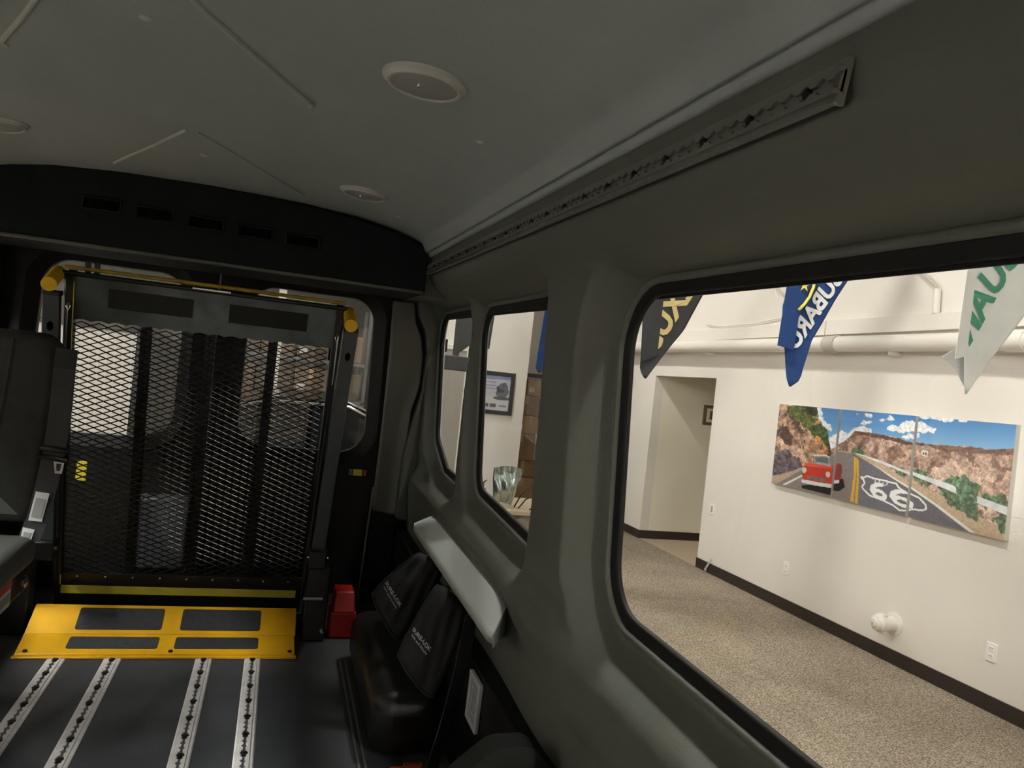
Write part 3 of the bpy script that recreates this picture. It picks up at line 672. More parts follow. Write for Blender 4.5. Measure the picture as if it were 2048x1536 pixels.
l2 = MB(); l2.prism([(-.583, 2.205, -.596), (-.560, 2.205, -.602), (-.553, 2.208, -.567), (-.580, 2.208, -.562)], (0, -.001, 0)); l2 = l2.build('belt_label', M['paper'], bl)
MB().prism([(-.578, 2.2035, -.590), (-.564, 2.2035, -.594), (-.560, 2.206, -.576), (-.576, 2.206, -.573)], (0, -.001, 0)).build('label_print', M['print_'], l2)
# ---- dark padded seat top at the bottom edge of the photo
O = rounded([(.340, -1.0, .02), (.60, -1.0, .02), (.603, -.79, .06), (.525, -.706, .04), (.452, -.708, .05), (.372, -.775, .08)], 5)
t = thing('folded_seat', (.47, 1.34, ZF), 'dark grey folded seat with rounded top at the bottom edge of the photo', 'seat')
n = len(O); L1 = offset_loop(O, -.02); b = MB()
vs = [(x, 1.30, z) for x, z in L1]+[(x, 1.315, z) for x, z in O]+[(x, 1.37, z) for x, z in O]+[(x, 1.385, z) for x, z in L1]
fs = [tuple(range(n)), tuple(range(4*n-1, 3*n-1, -1))]
for i in range(n):
    j = (i+1) % n
    for q in range(3): fs.append((q*n+i, q*n+j, (q+1)*n+j, (q+1)*n+i))
b.add(vs, fs); b.build('backrest', M['seatdark'], t, smooth='auto')
MB().bb(.40, .58, 1.32, 1.37, ZF, -.98).build('support', M['black'], t, bevel=.004)

# ================================================================== POUCHES
def pouch(corners, bulge, label, txt_c, txt_ang, size, strap_to, nn):
    """corners: top-left, top-right, bottom-right, bottom-left in 3D"""
    TL, TR, BR, BL_ = [Vector(c) for c in corners]
    N = (TR-TL).cross(BL_-TL).normalized()
    if N.dot(-TL) < 0: N = -N
    t = thing('strap_pouch', ((TL+TR+BR+BL_)/4)[:2]+(min(c[2] for c in corners),) if False else tuple((TL+TR+BR+BL_)/4), label, 'pouch', 'black strap pouches on the shelf bar')
    rnd = random.Random(nn)
    def P(u, v, side):
        cu, cv = 2*u-1, 2*v-1; u_, v_ = .5+.5*cu*(1-.10*abs(cv)**3), .5+.5*cv*(1-.10*abs(cu)**3)   # soft corners
        p = TL.lerp(TR, u_).lerp(BL_.lerp(BR, u_), v_)
        e = (max(0, 1-abs(2*u-1)**4)*max(0, 1-abs(2*v-1)**4))**.5
        wr = .007*math.sin(9*u+6*v+nn)*math.sin(5*v-3*u+nn)+.004*math.sin(23*u-9*v+nn)
        return p+N*(side*bulge*e+wr*e*(1 if side > 0 else .3))
    b = MB(); g = 22
    b.grid(lambda i, j: P(i/(g-1), j/(g-1), 1), g, g); b.grid(lambda i, j: P(i/(g-1), j/(g-1), -.6), g, g)
    body = b.build('bag', M['pouch'], t, smooth=True)
    # flap hem
    MB().tube([P(.03, k/14, 1)+N*.001 for k in range(15)], .003, 6).build('hem', M['pouch'], t, smooth=True)
    MB().tube([P(k/14, .97, 1)+N*.001 for k in range(15)], .003, 6).build('hem', M['pouch'], t, smooth=True)
    # hanging loop
    for sp in strap_to:
        strap([sp[0], (Vector(sp[0])+Vector(sp[1]))/2+Vector((-.004, 0, .0)), sp[1]], (0, .016, 0)).build('strap', M['belt'], t, solid=.003)
    # lettering on the surface
    U = (TR-TL).normalized(); V = N.cross(U)
    ca, sa = math.cos(txt_ang), math.sin(txt_ang); du = (TR-TL).length; dv = (BL_-TL).length
    for s, k, sc in (('SURE-LOK', 0, 1.), ('Safe and Secure', 1, .62)):
        vv, ff = text_mesh(s, size*sc, .0004 if k == 0 else .0001)
        b = MB(); out = []
        for p in vv:
            x, y = p.x, p.y-k*size*.95
            X, Yq = x*ca-y*sa, x*sa+y*ca
            # local frame: X along U, Yq along the up direction of the bag
            u = txt_c[0]+X/du; v = txt_c[1]-Yq/dv
            q = P(min(max(u, .0), 1), min(max(v, 0), 1), 1)+N*.003; out.append(q)
        b.add(out, ff); b.build('lettering', M['ink'], t)
    return t
pouch([(.468, 2.30, -.600), (.552, 2.26, -.655), (.425, 2.24, -.885), (.325, 2.30, -.742)], .028,
      'black fabric pouch with grey lettering hanging from the far half of the shelf bar', (.34, .68), math.radians(-1), .0125, [((.497, 2.30, -.615), (.475, 2.30, -.66))], 1)
pouch([(.462, 1.99, -.598), (.556, 1.94, -.665), (.466, 1.90, -.905), (.362, 1.96, -.800)], .030,
      'black fabric pouch with grey lettering hanging from the near half of the shelf bar', (.32, .60), math.radians(0), .0135, [((.497, 1.98, -.615), (.475, 1.98, -.66))], 2.3)
# loose belt ends under the pouches
tag(strap([(.545, 1.90, -.66), (.530, 1.89, -.80), (.505, 1.885, -.95), (.480, 1.88, -1.06), (.47, 1.84, -1.097)], (.020, .012, 0)).build('hanging_strap', M['belt'], solid=.003), 'black webbing strap hanging down from the near pouch to the floor', 'strap')
t = thing('orange_strap', (.45, 1.93, ZF), 'orange strap end with fringe lying on the floor at the bottom edge', 'strap')
b = MB(); b.bb(.385, .47, 1.90, 1.955, ZF, ZF+.012); b.build('webbing', M['orange'], t, bevel=.004)
for i in range(6): MB().bb(.425+.009*i, .430+.009*i, 1.955, 1.975, ZF, ZF+.008).build('fringe', M['orange'], t)

# ================================================================== SHOWROOM
FRAME = ROOM
WX = 4.48
def slabm(x0, x1, y0, y1, z0, z1): return MB().bb(x0, x1, y0, y1, z0, z1)
struct(slabm(-5.4, WX, -14, 12.3, RZ-.05, RZ).build('floor_showroom', M['carpet']), 'beige speckled carpet of the showroom')
struct(slabm(WX, 6.2, 7.22, 8.6, RZ-.05, RZ+.001).build('floor_alcove', M['tan']), 'tan floor of the alcove beyond the doorway')
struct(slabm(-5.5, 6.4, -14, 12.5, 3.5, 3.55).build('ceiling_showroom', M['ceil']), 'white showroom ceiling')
b = MB(); b.bb(WX, WX+.12, -14, 7.22, RZ, 3.5); b.bb(WX, WX+.12, 7.22, 8.6, .315, 3.5); b.bb(WX, WX+.12, 8.6, 12.3, RZ, 3.5)
struct(b.build('wall_showroom', M['wall']), 'cream painted showroom wall with the road pictures')
b = MB(); b.bb(WX+.12, 6.2, 8.6, 8.68, RZ, 1.0); b.bb(WX+.12, 6.2, 7.10, 7.22, RZ, 1.0); b.bb(6.2, 6.28, 7.1, 8.68, RZ, 1.0)
struct(b.build('wall_alcove', M['wallwarm']), 'warm cream walls of the alcove beyond the doorway')
struct(slabm(WX+.12, 6.28, 7.1, 8.68, 1.0, 1.05).build('ceiling_alcove', M['ceil']), 'low ceiling of the alcove')
struct(slabm(1.05, 3.03, 9.3, 9.42, RZ, 3.5).build('wall_poster', M['wall']), 'cream wall with the framed poster')
struct(slabm(-5.4, 6.2, 12.3, 12.4, RZ, 3.5).build('wall_back', M['garage']), 'grey back wall of the showroom')
struct(slabm(3.03, WX, 11.7, 11.8, RZ, 3.5).build('wall_store', M['wall']), 'cream wall behind the stacked cardboard boxes')
struct(slabm(-5.5, -5.4, -14, 12.4, RZ, 3.5).build('wall_far_left', M['wall']), 'cream wall on the far seat side of the showroom')
struct(slabm(-5.4, 4.6, -14.1, -14, RZ, 3.5).build('wall_front', M['wall']), 'cream wall in front of the van')
# baseboards
b = MB(); b.bb(WX-.012, WX, -14, 7.22, RZ, RZ+.102); b.bb(WX-.012, WX+.12, 7.208, 7.222, RZ, RZ+.102)
struct(b.build('baseboard_right', M['base'], bevel=.003), 'dark brown rubber baseboard under the road pictures')
b = MB(); b.bb(WX-.012, WX, 8.6, 12.3, RZ, RZ+.102); b.bb(WX-.012, 6.2, 8.588, 8.6, RZ, RZ+.102)
struct(b.build('baseboard_alcove', M['base'], bevel=.003), 'dark brown rubber baseboard at the alcove')
struct(slabm(1.05, 3.03, 9.288, 9.3, RZ, RZ+.102).build('baseboard_poster', M['base'], bevel=.003), 'dark brown rubber baseboard under the framed poster')
# painted ledge and seam boards above the pipe: two lengths
struct(slabm(WX-.05, WX, -4, 5.515, .72, .845).build('trim_3', M['wall'], bevel=.003), 'painted wall ledge above the pipe, near length')
struct(slabm(WX-.05, WX, 5.53, 12.0, .72, .845).build('trim_4', M['wall'], bevel=.003), 'painted wall ledge above the pipe, far length')
# lamps: rows window side and far left; rows ahead and suspended added for light
ORD = ['first', 'second', 'third', 'fourth', 'fifth', 'sixth', 'seventh']
for x, z, ys_, row in ((1.75, 3.41, (-9.0, -2.6, 3.0, 7.9), 'ceiling row on the window side'), (-.3, 3.41, (-11.5, -6.5), 'added ceiling row lighting the van from the front'),
                 (-2.75, 1.70, (-2.2, -.9, .5, 1.72, 2.74), 'added suspended row lighting the flap from the seat side'), (-4.3, 3.41, (-6.4, -3.4, -.4, 2.6, 5.6), 'ceiling row by the far left wall')):
    for q_, y in enumerate(ys_):
        t = thing('ceiling_lamp', (x, y, z), 'long white showroom lamp, %s in the %s' % (ORD[q_], row), 'lamp', 'showroom ceiling lamps')
        L_ = .33 if x > -1 else .46 if z < 2 else .63
        slabm(x-.17, x+.17, y-L_, y+L_, z+.02, z+.09).build('housing', M['lampcase'], t, bevel=.006)
        slabm(x-.14, x+.14, y-L_+.03, y+L_-.03, z, z+.02).build('diffuser', M['lampon2'] if z < 2 else M['lampon3'] if x > -1 else M['lampon'], t)
        if z < 3:
            for dy in (-.35, .35): MB().tube([(x, y+dy, z+.08), (x, y+dy, 3.5)], .006, 6).build('hanger', M['steel'], t)  # hangers of the added suspended row

# ---- pipe with couplings
def pz(y): return .621+.008*(y-4.2)
t = thing('wall_pipe', (WX-.12, 5, .55), 'thick white painted pipe running along the wall above the pictures', 'pipe')
MB().tube([(WX-.11, y, pz(y)) for y in (-4, 0, 4, 8, 12)], .064, 24).build('tube', M['pipe'], t, smooth='auto')
for y in (5.33, 3.66): MB().tube([(WX-.11, y-.07, pz(y)), (WX-.11, y+.07, pz(y))], .072, 24).build('coupling', M['conduit'] if y > 5 else M['pipe'], t, smooth='auto')
for y in (7.3, 4.7, 2.0): MB().bb(WX-.115, WX, y-.012, y+.012, pz(y)-.09, pz(y)-.062).build('bracket', M['pipe'], t)
# ---- conduit stub and cable on the wall
t = thing('conduit', (WX-.03, 4.385, .84), 'short white conduit stub with a cable running up the wall above the pipe', 'conduit')
MB().tube([(WX-.035, 4.385, .842), (WX-.035, 4.395, 1.02)], .026, 16).build('stub', M['pipe'], t, smooth='auto')
MB().tube([(WX-.035, 4.395, 1.02), (WX-.03, 4.42, 1.05), (WX-.03, 4.56, 1.16), (WX-.03, 4.9, 1.42)], .012, 8).build('cable', M['conduit'], t, smooth=True)
tag(MB().tube([(WX-.02, 5.95, .99), (WX-.02, 6.18, 1.12), (WX-.02, 6.5, 1.33)], .011, 8).build('wall_cable', M['conduit'], smooth=True), 'thin grey cable slanting up the wall beside the blue flag', 'cable')
tag(MB().tube([(WX-.02, 6.05, .92), (WX-.02, 6.6, .875), (WX-.02, 7.2, .87), (WX-.02, 7.5, .90)], .006, 8).build('wall_cable', M['pipe'], smooth=True), 'thin white cable sagging on the wall ledge between black and blue flags', 'cable')

# ---- wall plates
def outlet(y, z, label, kind):
    t = thing('wall_plate', (WX, y, z-.058), label, 'light switch' if kind == 'switch' else 'power outlet')
    MB().bb(WX-.007, WX+.001, y-.038, y+.038, z-.059, z+.059).build('cover', M['platew'], t, bevel=.003)
    if kind == 'switch': MB().bb(WX-.011, WX-.006, y-.016, y+.016, z-.033, z+.033).build('rocker', M['lens'], t, bevel=.002)
    else:
        for dz in (-.024, .024):
            s = MB().bb(WX-.010, WX-.006, y-.017, y+.017, z+dz-.015, z+dz+.015).build('socket', M['platew'], t, bevel=.003)
            for dy in (-.007, .007): MB().bb(WX-.0108, WX-.0095, y+dy-.0015, y+dy+.0015, z+dz-.004, z+dz+.007).build('slot', M['black'], s)
outlet(7.03, -1.065, 'white light switch on the wall beside the doorway', 'switch')
outlet(5.75, -1.357, 'white power outlet below the red car picture', 'outlet')
outlet(3.70, -1.352, 'white power outlet low on the wall at the right edge', 'outlet')
# ---- fire hose connection
t = thing('hose_valve', (WX-.08, 4.50, -1.50), 'white painted fire hose connection sticking out of the wall above the baseboard', 'hose connection')
MB().lathe([(.085, 0), (.085, .006), (.075, .010)], (WX, 4.50, -1.435), (-1, 0, 0), 28).build('escutcheon', M['pipe'], t, smooth='auto')
MB().lathe([(.052, 0), (.052, .05), (.060, .055), (.060, .085), (.070, .088), (.070, .120), (.062, .128), (.055, .15), (.034, .158), (.030, .165), (.014, .168)], (WX, 4.50, -1.435), (-1, .15, 0), 28).build('body', M['pipe'], t, smooth='auto')
for k in range(3):
    a = k*2.1; MB().box((WX-.10, 4.515+.075*math.cos(a), -1.435+.075*math.sin(a)), (.03, .018, .018)).build('lug', M['pipe'], t, bevel=.004)
MB().lathe([(.010, 0), (.010, .004)], (WX-.165, 4.527, -1.440), (-1, .15, 0), 10).build('drain_hole', M['conduit'], t)
# ---- stray cable at the doorway corner
tag(MB().tube([(WX-.03, 6.98, RZ+.012), (WX-.035, 6.99, RZ+.03), (WX-.025, 6.95, RZ+.10), (WX-.02, 6.93, RZ+.16)], .011, 8).build('white_cable', M['white'], smooth=True), 'short white cable standing at the baseboard by the doorway corner', 'cable')
# ---- small picture in the alcove
t = thing('small_picture', (5.33, 8.595, -.23), 'small brown framed picture on the alcove wall', 'picture')
o4 = [(x, 8.598, z) for x, z in ((5.195, -.235), (5.48, -.235), (5.48, .02), (5.195, .02))]; i4 = [(x, 8.598, z) for x, z in ((5.235, -.195), (5.44, -.195), (5.44, -.02), (5.235, -.02))]
MB().ring(o4, i4, (0, -.02, 0)).build('frame', M['brownframe'], t, bevel=.003)
MB().bb(5.23, 5.445, 8.590, 8.597, -.2, -.015).build('mat_board', M['wallwarm'], t); MB().bb(5.29, 5.40, 8.587, 8.591, -.16, -.05).build('print', M['brownframe'], t)

# ---- the three road pictures, painted from flat colour fields
def noise2(x, y, seed=0):
    xi = np.floor(x).astype(int); yi = np.floor(y).astype(int); fx = x-xi; fy = y-yi; fx = fx*fx*(3-2*fx); fy = fy*fy*(3-2*fy)
    def h(a, b):
        n = (a*374761393+b*668265263+seed*974634777) & 0x7fffffff; n = ((n ^ (n >> 13))*1274126177) & 0x7fffffff; return ((n ^ (n >> 16)) & 0xffff)/65535.
    return (h(xi, yi)*(1-fx)+h(xi+1, yi)*fx)*(1-fy)+(h(xi, yi+1)*(1-fx)+h(xi+1, yi+1)*fx)*fy
def fbm(x, y, s, seed=0, o=4):
    r = np.zeros_like(x); a = .5
    for k in range(o): r += a*noise2(x/s, y/s, seed+k); s /= 2.1; a /= 1.8
    return r/1.0
def lin(c): c = np.asarray(c, float)/255; return np.where(c <= .04045, c/12.92, ((c+.055)/1.055)**2.4)
def paint(px, py):
    """colour (display 0-255) of the road view at view coordinates"""
    Q = np.stack([px, py], 1); n1 = fbm(px, py, 60, 1); n2 = fbm(px, py, 22, 5); n3 = fbm(px, py, 130, 9); nf = fbm(px, py, 9, 3, 2)
    C = np.zeros((len(px), 3))
    t = np.clip((py-100-.07*(px-240))/300, 0, 1)[:, None]
    C[:] = (1-t)*np.array([62, 128, 196])+t*np.array([150, 196, 232])
    def put(mask, col, var=None, amt=0.):
        c = np.array(col, float)[None, :]*np.ones((mask.sum(), 1))
        if var is not None: c = c*(1+amt*(var[mask][:, None]-.5)*2)
        C[mask] = c
    def poly(P, rough=0., seed=2):
        d = sdf(Q, np.array(P, float)); 
        if rough: d = d+rough*(fbm(px, py, 40, seed)-.5)*2
        return d < 0
    # clouds
    for P in ([(590, 420), (620, 330), (700, 310), (760, 330), (790, 275), (850, 265), (930, 290), (930, 330), (800, 400), (690, 420)],
              [(1040, 280), (1090, 250), (1140, 265), (1200, 230), (1300, 240), (1340, 270), (1410, 300), (1390, 330), (1250, 320), (1120, 320), (1050, 300)],
              [(1170, 350), (1220, 320), (1290, 330), (1295, 365), (1220, 362)], [(890, 190), (930, 180), (975, 205), (920, 212)], [(1045, 215), (1080, 200), (1110, 225), (1070, 235)], [(995, 225), (1010, 208), (1032, 228)],
              [(850, 255), (870, 235), (925, 240), (880, 258)], [(805, 180), (825, 165), (830, 185)], [(1280, 205), (1420, 210), (1640, 235), (1600, 250), (1480, 235), (1300, 222)], [(515, 130), (560, 130), (580, 210), (630, 250), (640, 300), (560, 280), (530, 220)]):
        m = poly(P, 26, 11); put(m, (236, 238, 243), n1, .06)
    # distant mesa
    m = poly([(640, 420), (720, 385), (770, 345), (805, 305), (890, 312), (960, 325), (1100, 350), (1200, 380), (1330, 405), (1500, 420), (1700, 432), (1850, 455), (1960, 450), (2060, 440), (2060, 1160), (640, 1160), (640, 470)], 8, 4)
    put(m, (182, 152, 136), n2, .35)
    put(m & (n1 > .56), (140, 110, 98), n2, .4); put(m & (n3 > .60), (204, 176, 160), n2, .3); put(m & (nf > .62) & (n1 > .45), (104, 82, 72))
    m = poly([(770, 350), (805, 305), (890, 312), (960, 325), (1100, 350), (1200, 380), (1330, 405), (1330, 425), (1180, 405), (1000, 360), (850, 335)], 10, 6); put(m, (105, 78, 66), n2, .4)
    m = poly([(1330, 410), (1500, 425), (1700, 432), (1850, 455), (2060, 440), (2060, 500), (1700, 480), (1450, 460)], 14, 8); put(m, (122, 92, 78), n2, .4)
    # left cliff and its shrubs
    m = poly([(180, 100), (520, 120), (540, 200), (600, 300), (640, 420), (640, 520), (430, 560), (330, 600), (190, 640)], 10, 7)
    put(m, (158, 126, 106), n2, .6); put(m & (n1 > .54), (88, 68, 62), n2, .5); put(m & (n3 > .58), (196, 162, 140), n2, .4); put(m & (nf > .62), (62, 50, 46))
    m = poly([(190, 470), (300, 440), (400, 500), (430, 560), (330, 600), (190, 640)], 20, 7); put(m, (98, 86, 92), n2, .7)
    m = poly([(290, 110), (520, 125), (545, 215), (470, 290), (380, 240), (310, 190)], 30, 12); put(m, (92, 100, 56), n2, .5)
    m = poly([(430, 120), (525, 130), (530, 200), (450, 180)], 20, 3); put(m, (48, 52, 34), n2, .5)
    m = poly([(470, 260), (560, 240), (620, 320), (625, 420), (560, 400), (500, 320)], 24, 14); put(m, (74, 92, 50), n2, .5)
    m = poly([(430, 350), (540, 330), (620, 430), (600, 470), (470, 460)], 20, 15); put(m & (n1 > .45), (190, 134, 92), n2, .45)
    C *= (1+.22*(fbm(px, py, 12, 21, 3)-.45)*2*(C[:, 2] < C[:, 0]*1.05))[:, None]
    # shoulder and asphalt
    m = poly([(190, 640), (330, 600), (430, 560), (640, 470), (690, 450), (820, 470), (1000, 540), (1250, 690), (1500, 800), (1960, 1040), (1960, 1140), (190, 1140)], 6, 9); put(m, (196, 172, 146), nf, .15)
    m = poly([(230, 690), (430, 575), (640, 470), (690, 458), (770, 468), (900, 530), (1060, 620), (1230, 720), (1420, 850), (1720, 1060), (1720, 1140), (180, 1140), (190, 680)], 2, 9); put(m, (138, 128, 126), nf, .10)
    m = poly([(780, 470), (830, 490), (900, 530), (1060, 620), (1230, 720), (1420, 850), (1720, 1060), (1720, 1140), (820, 1140), (850, 700), (840, 560)], 2, 9); put(m, (112, 110, 118), nf, .10)
    # road lines
    put(poly([(800, 490), (818, 505), (822, 600), (802, 830), (778, 820), (803, 620)]), (214, 170, 60)); put(poly([(818, 500), (838, 520), (842, 620), (836, 840), (814, 832), (828, 620)]), (214, 170, 60))
    put(poly([(940, 545), (1000, 580), (1100, 640), (1240, 720), (1440, 850), (1720, 1050), (1680, 1046), (1410, 850), (1230, 730), (1080, 640)]), (230, 226, 222))
    put(poly([(280, 690), (300, 696), (440, 620), (430, 612)]), (232, 228, 224))
    # bushes and guard rail
    for P, s in (([(1240, 600), (1330, 590), (1400, 640), (1400, 710), (1300, 700), (1250, 680)], 5), ([(1440, 690), (1560, 640), (1640, 640), (1740, 720), (1740, 960), (1690, 950), (1560, 870), (1460, 780)], 6), ([(1850, 930), (1960, 910), (1960, 1060), (1880, 1040)], 7), ([(780, 450), (840, 430), (900, 470), (860, 480)], 8), ([(1080, 560), (1150, 560), (1220, 620), (1200, 640), (1090, 600)], 9), ([(1740, 780), (1960, 780), (1960, 880), (1800, 860)], 10)):
        m = poly(P, 34, s+20); put(m, (88, 110, 80), n2, .6)
    put(poly([(780, 462), (860, 478), (1000, 520), (1200, 595), (1300, 630), (1520, 700), (1760, 800), (1960, 870), (1960, 930), (1760, 850), (1500, 740), (1290, 655), (1190, 612), (1000, 540), (860, 488)]), (214, 216, 220), n1, .12)
    m = poly([(1560, 700), (1640, 650), (1720, 720), (1740, 900), (1690, 930), (1600, 820)], 40, 33); put(m, (84, 112, 88), n2, .6)
    g_ = (C[:, 1] > C[:, 0]*1.05) & (C[:, 1] > C[:, 2]*1.05); C[g_] *= (1+.5*(fbm(px, py, 14, 31, 3)-.45)*2)[g_][:, None]
    # roadside sign
    put(poly([(1308, 465), (1322, 455), (1350, 458), (1362, 470), (1355, 495), (1335, 503), (1312, 492)]), (226, 224, 220)); put(poly([(1318, 472), (1330, 470), (1330, 492), (1320, 490)]), (60, 60, 60)); put(poly([(1338, 472), (1350, 474), (1348, 492), (1338, 494)]), (60, 60, 60))
    # shield with the road number
    S = np.array([(858, 645), (880, 650), (905, 636), (960, 655), (1000, 662), (1080, 680), (1130, 690), (1150, 720), (1210, 760), (1300, 800), (1350, 850), (1355, 880), (1325, 890), (1250, 880), (1215, 890), (1160, 886), (1110, 850), (1020, 810), (930, 780), (880, 735), (866, 715), (888, 690), (880, 668)], float)
    d = np.abs(sdf(Q, S)); put(d < 6, (238, 238, 240))
    SIX = [(.30, -.50), (.02, -.40), (-.22, -.18), (-.32, .10), (-.22, .36), (.04, .45), (.30, .36), (.38, .14), (.22, -.03), (-.04, -.02), (-.26, .14)]
    def six(cx, cy, w_, h_, sk, sh, th):
        X = (px-cx-sk*(py-cy))/w_; Yq = (py-cy-sh*(px-cx))/h_; best = np.full(len(px), 9.)
        for (ax, ay), (bx, by) in zip(SIX[:-1], SIX[1:]):
            vx, vy = bx-ax, by-ay; t_ = np.clip(((X-ax)*vx+(Yq-ay)*vy)/(vx*vx+vy*vy), 0, 1); best = np.minimum(best, np.hypot(X-ax-t_*vx, Yq-ay-t_*vy))
        return best < th
    put(six(988, 745, 132, 104, .25, .30, .115), (240, 240, 242)); put(six(1160, 797, 175, 112, .35, .30, .105), (240, 240, 242))
    for cx, cy in ((985, 675), (1045, 692)):
        d = np.hypot((px-cx)/17, (py-cy)/12); put((np.abs(d-1) < .25) & (py > cy-8), (225, 225, 228))
    # red convertible
    put(poly([(425, 690), (720, 655), (735, 720), (690, 750), (640, 745), (430, 712)]), (24, 22, 24))
    put(poly([(425, 560), (470, 530), (620, 540), (700, 545), (712, 600), (700, 660), (640, 690), (450, 660), (428, 620)]), (186, 52, 40), n1, .18)
    put(poly([(445, 535), (475, 525), (640, 540), (660, 560), (560, 556), (450, 552)]), (214, 84, 66))
    put(poly([(512, 470), (600, 468), (628, 485), (640, 545), (520, 530)]), (150, 150, 150), n2, .3); put(poly([(522, 484), (600, 480), (618, 495), (625, 525), (530, 516)]), (92, 96, 98), n2, .4)
    put(poly([(512, 466), (605, 463), (632, 482), (626, 486), (600, 472), (514, 474)]), (225, 225, 228))
    put(poly([(470, 615), (600, 632), (610, 650), (590, 658), (470, 640)]), (120, 112, 100), n2, .3)
    put(poly([(422, 648), (470, 650), (560, 662), (640, 668), (690, 668), (690, 690), (630, 694), (500, 682), (425, 668)]), (212, 216, 222), n1, .1)
    for cx, cy in ((443, 580), (620, 602)): put(np.hypot(px-cx, (py-cy)*.8) < 17, (206, 200, 190))
    put(poly([(650, 560), (705, 552), (712, 600), (702, 655), (660, 660)]), (132, 60, 56), n1, .2)
    return C
VC = [[(243, 108), (697, 140), (640, 762), (192, 685)], [(700, 146), (1272, 196), (1205, 930), (640, 800)], [(1282, 203), (2030, 268), (1935, 1108), (1222, 935)]]
def homog(c):                          # unit square -> quad
    A = []; B = []
    for (u, v), (x, y) in zip(((0, 0), (1, 0), (1, 1), (0, 1)), c):
        A += [[u, v, 1, 0, 0, 0, -u*x, -v*x], [0, 0, 0, u, v, 1, -u*y, -v*y]]; B += [x, y]
    h = np.linalg.solve(np.array(A, float), np.array(B, float)); return np.append(h, 1).reshape(3, 3)
PIC = [(6.045, 5.255), (5.228, 4.462), (4.436, 3.668)]
labs = ['canvas picture of a red convertible on a desert road', 'canvas picture of a desert road with painted 66 shield', 'canvas picture of a guard rail and bushes under blue sky']
for k in range(3):
    ya, yb = PIC[k]; zt, zb = .097, -.637
    t = thing('wall_picture', (WX-.02, (ya+yb)/2, zb), labs[k], 'picture', 'three road pictures on the wall')
    slabm(WX-.036, WX, yb, ya, zb, zt).build('canvas', M['canvas'], t)
    n = 180; U, V = np.meshgrid(np.linspace(0, 1, n), np.linspace(0, 1, n), indexing='ij'); H = homog(VC[k])
    hh = H @ np.stack([U.ravel(), V.ravel(), np.ones(n*n)]); C = paint(hh[0]/hh[2], hh[1]/hh[2])
    b = MB(); yy = np.linspace(ya, yb, n); zz = np.linspace(zt, zb, n)
    b.grid(lambda i, j: (WX-.0375, yy[i], zz[j]), n, n)
    b.col = np.concatenate([lin(np.clip(C, 0, 255)), np.ones((n*n, 1))], 1)
    b.build('print', M['picture'], t)

# ---- flags
def flag(name, plane_y, rows, matn, label, wave, lettering, extra=None):
    """rows: (z, x left, x right) from top to tip; the cloth hangs across the room"""
    t = thing(name, ((rows[-1][1]+rows[-1][2])/2, plane_y, rows[-1][0]), label, 'flag', 'hanging flags along the wall')
    zs = [r[0] for r in rows][::-1]; xl = [r[1] for r in rows][::-1]; xr = [r[2] for r in rows][::-1]
    def W(x, z): return plane_y+wave[0]*math.sin(wave[1]*x+wave[2]*z+wave[3])+.5*wave[0]*math.sin(2.3*wave[1]*x-1.1*wave[2]*z)
    b = MB(); nz, nx = 40, 22; Zs = np.linspace(rows[0][0], rows[-1][0], nz)
    def F(i, j):
        z = float(Zs[i]); a = float(np.interp(z, zs, xl)); c = float(np.interp(z, zs, xr)); x = a+(c-a)*j/(nx-1); return (x, W(x, z), z)
    b.grid(F, nz, nx); b.build('cloth', M[matn], t, smooth=True, solid=.002)
    for (s, size, bold, cx, cz, ang, m, sx) in lettering:
        vv, ff = text_mesh(s, size, bold); out = []
        for p in vv:
            x, y = -p.x*sx, p.y               # seen from behind: mirrored
            X, Z = x*math.cos(ang)-y*math.sin(ang)+cx, x*math.sin(ang)+y*math.cos(ang)+cz; X = min(max(X, float(np.interp(Z, zs, xl))+.004), float(np.interp(Z, zs, xr))-.004); out.append((X, W(X, Z)-.010, Z))
        MB().add(out, ff).build('lettering', M[m], t)
    MB().tube([(rows[0][1]-.04, plane_y, rows[0][0]), (rows[0][2]+.04, plane_y, rows[0][0])], .012, 10).build('hanging_rod', M['white'], t, smooth='auto')
    for x in (rows[0][1]+.05, rows[0][2]-.05): MB().tube([(x, plane_y, rows[0][0]), (x, plane_y, 3.5)], .003, 6).build('wire', M['steel'], t)
    if extra: extra(t, W)
    return t
TOPZ = 1.75
flag('hanging_flag', 5.6, [(TOPZ, 2.66, 3.78), (.911, 2.715, 3.262), (.60, 2.745, 3.125), (.33, 2.765, 2.93), (.235, 2.768, 2.868), (.172, 2.815, 2.832)], 'flagblack',
     'charcoal flag with gold letters hanging nearest the doorway', (.006, 14, 2, 1.), [('LEXUS', .27, .010, 3.002, .777, math.radians(61), 'gold', 1.)],
     lambda t, W: MB().prism([(2.66, 5.54, 1.2), (2.90, 5.575, 1.2), (2.895, 5.575, .37), (2.745, 5.54, .30)], (0, .003, 0)).build('fold', M['flagblack'], t))
def f2(t, W):
    MB().prism([(3.10, 4.242, 1.3), (3.31, 4.256, 1.3), (3.285, 4.256, .92), (3.20, 4.256, .64), (3.19, 4.256, .43), (3.052, 4.242, .443)], (0, .003, 0)).build('fold', M['flagblue'], t)
    P = [(3.180, 4.238, .69), (3.215, 4.236, .73), (3.25, 4.236, .785), (3.274, 4.238, .85), (3.284, 4.24, .93), (3.282, 4.24, 1.0)]
    b = MB(); b.tube(P, .010, 8); b.build('emblem_arc', M['flagyellow'], t, smooth=True)
    st = []
    for q in range(10):
        r = .045 if q % 2 == 0 else .016; a = math.pi/2+q*math.pi/5; st.append((3.205+r*math.cos(a), 4.236, .855+r*math.sin(a)))
    MB().prism(st, (0, .002, 0)).build('emblem_star', M['flagyellow'], t)
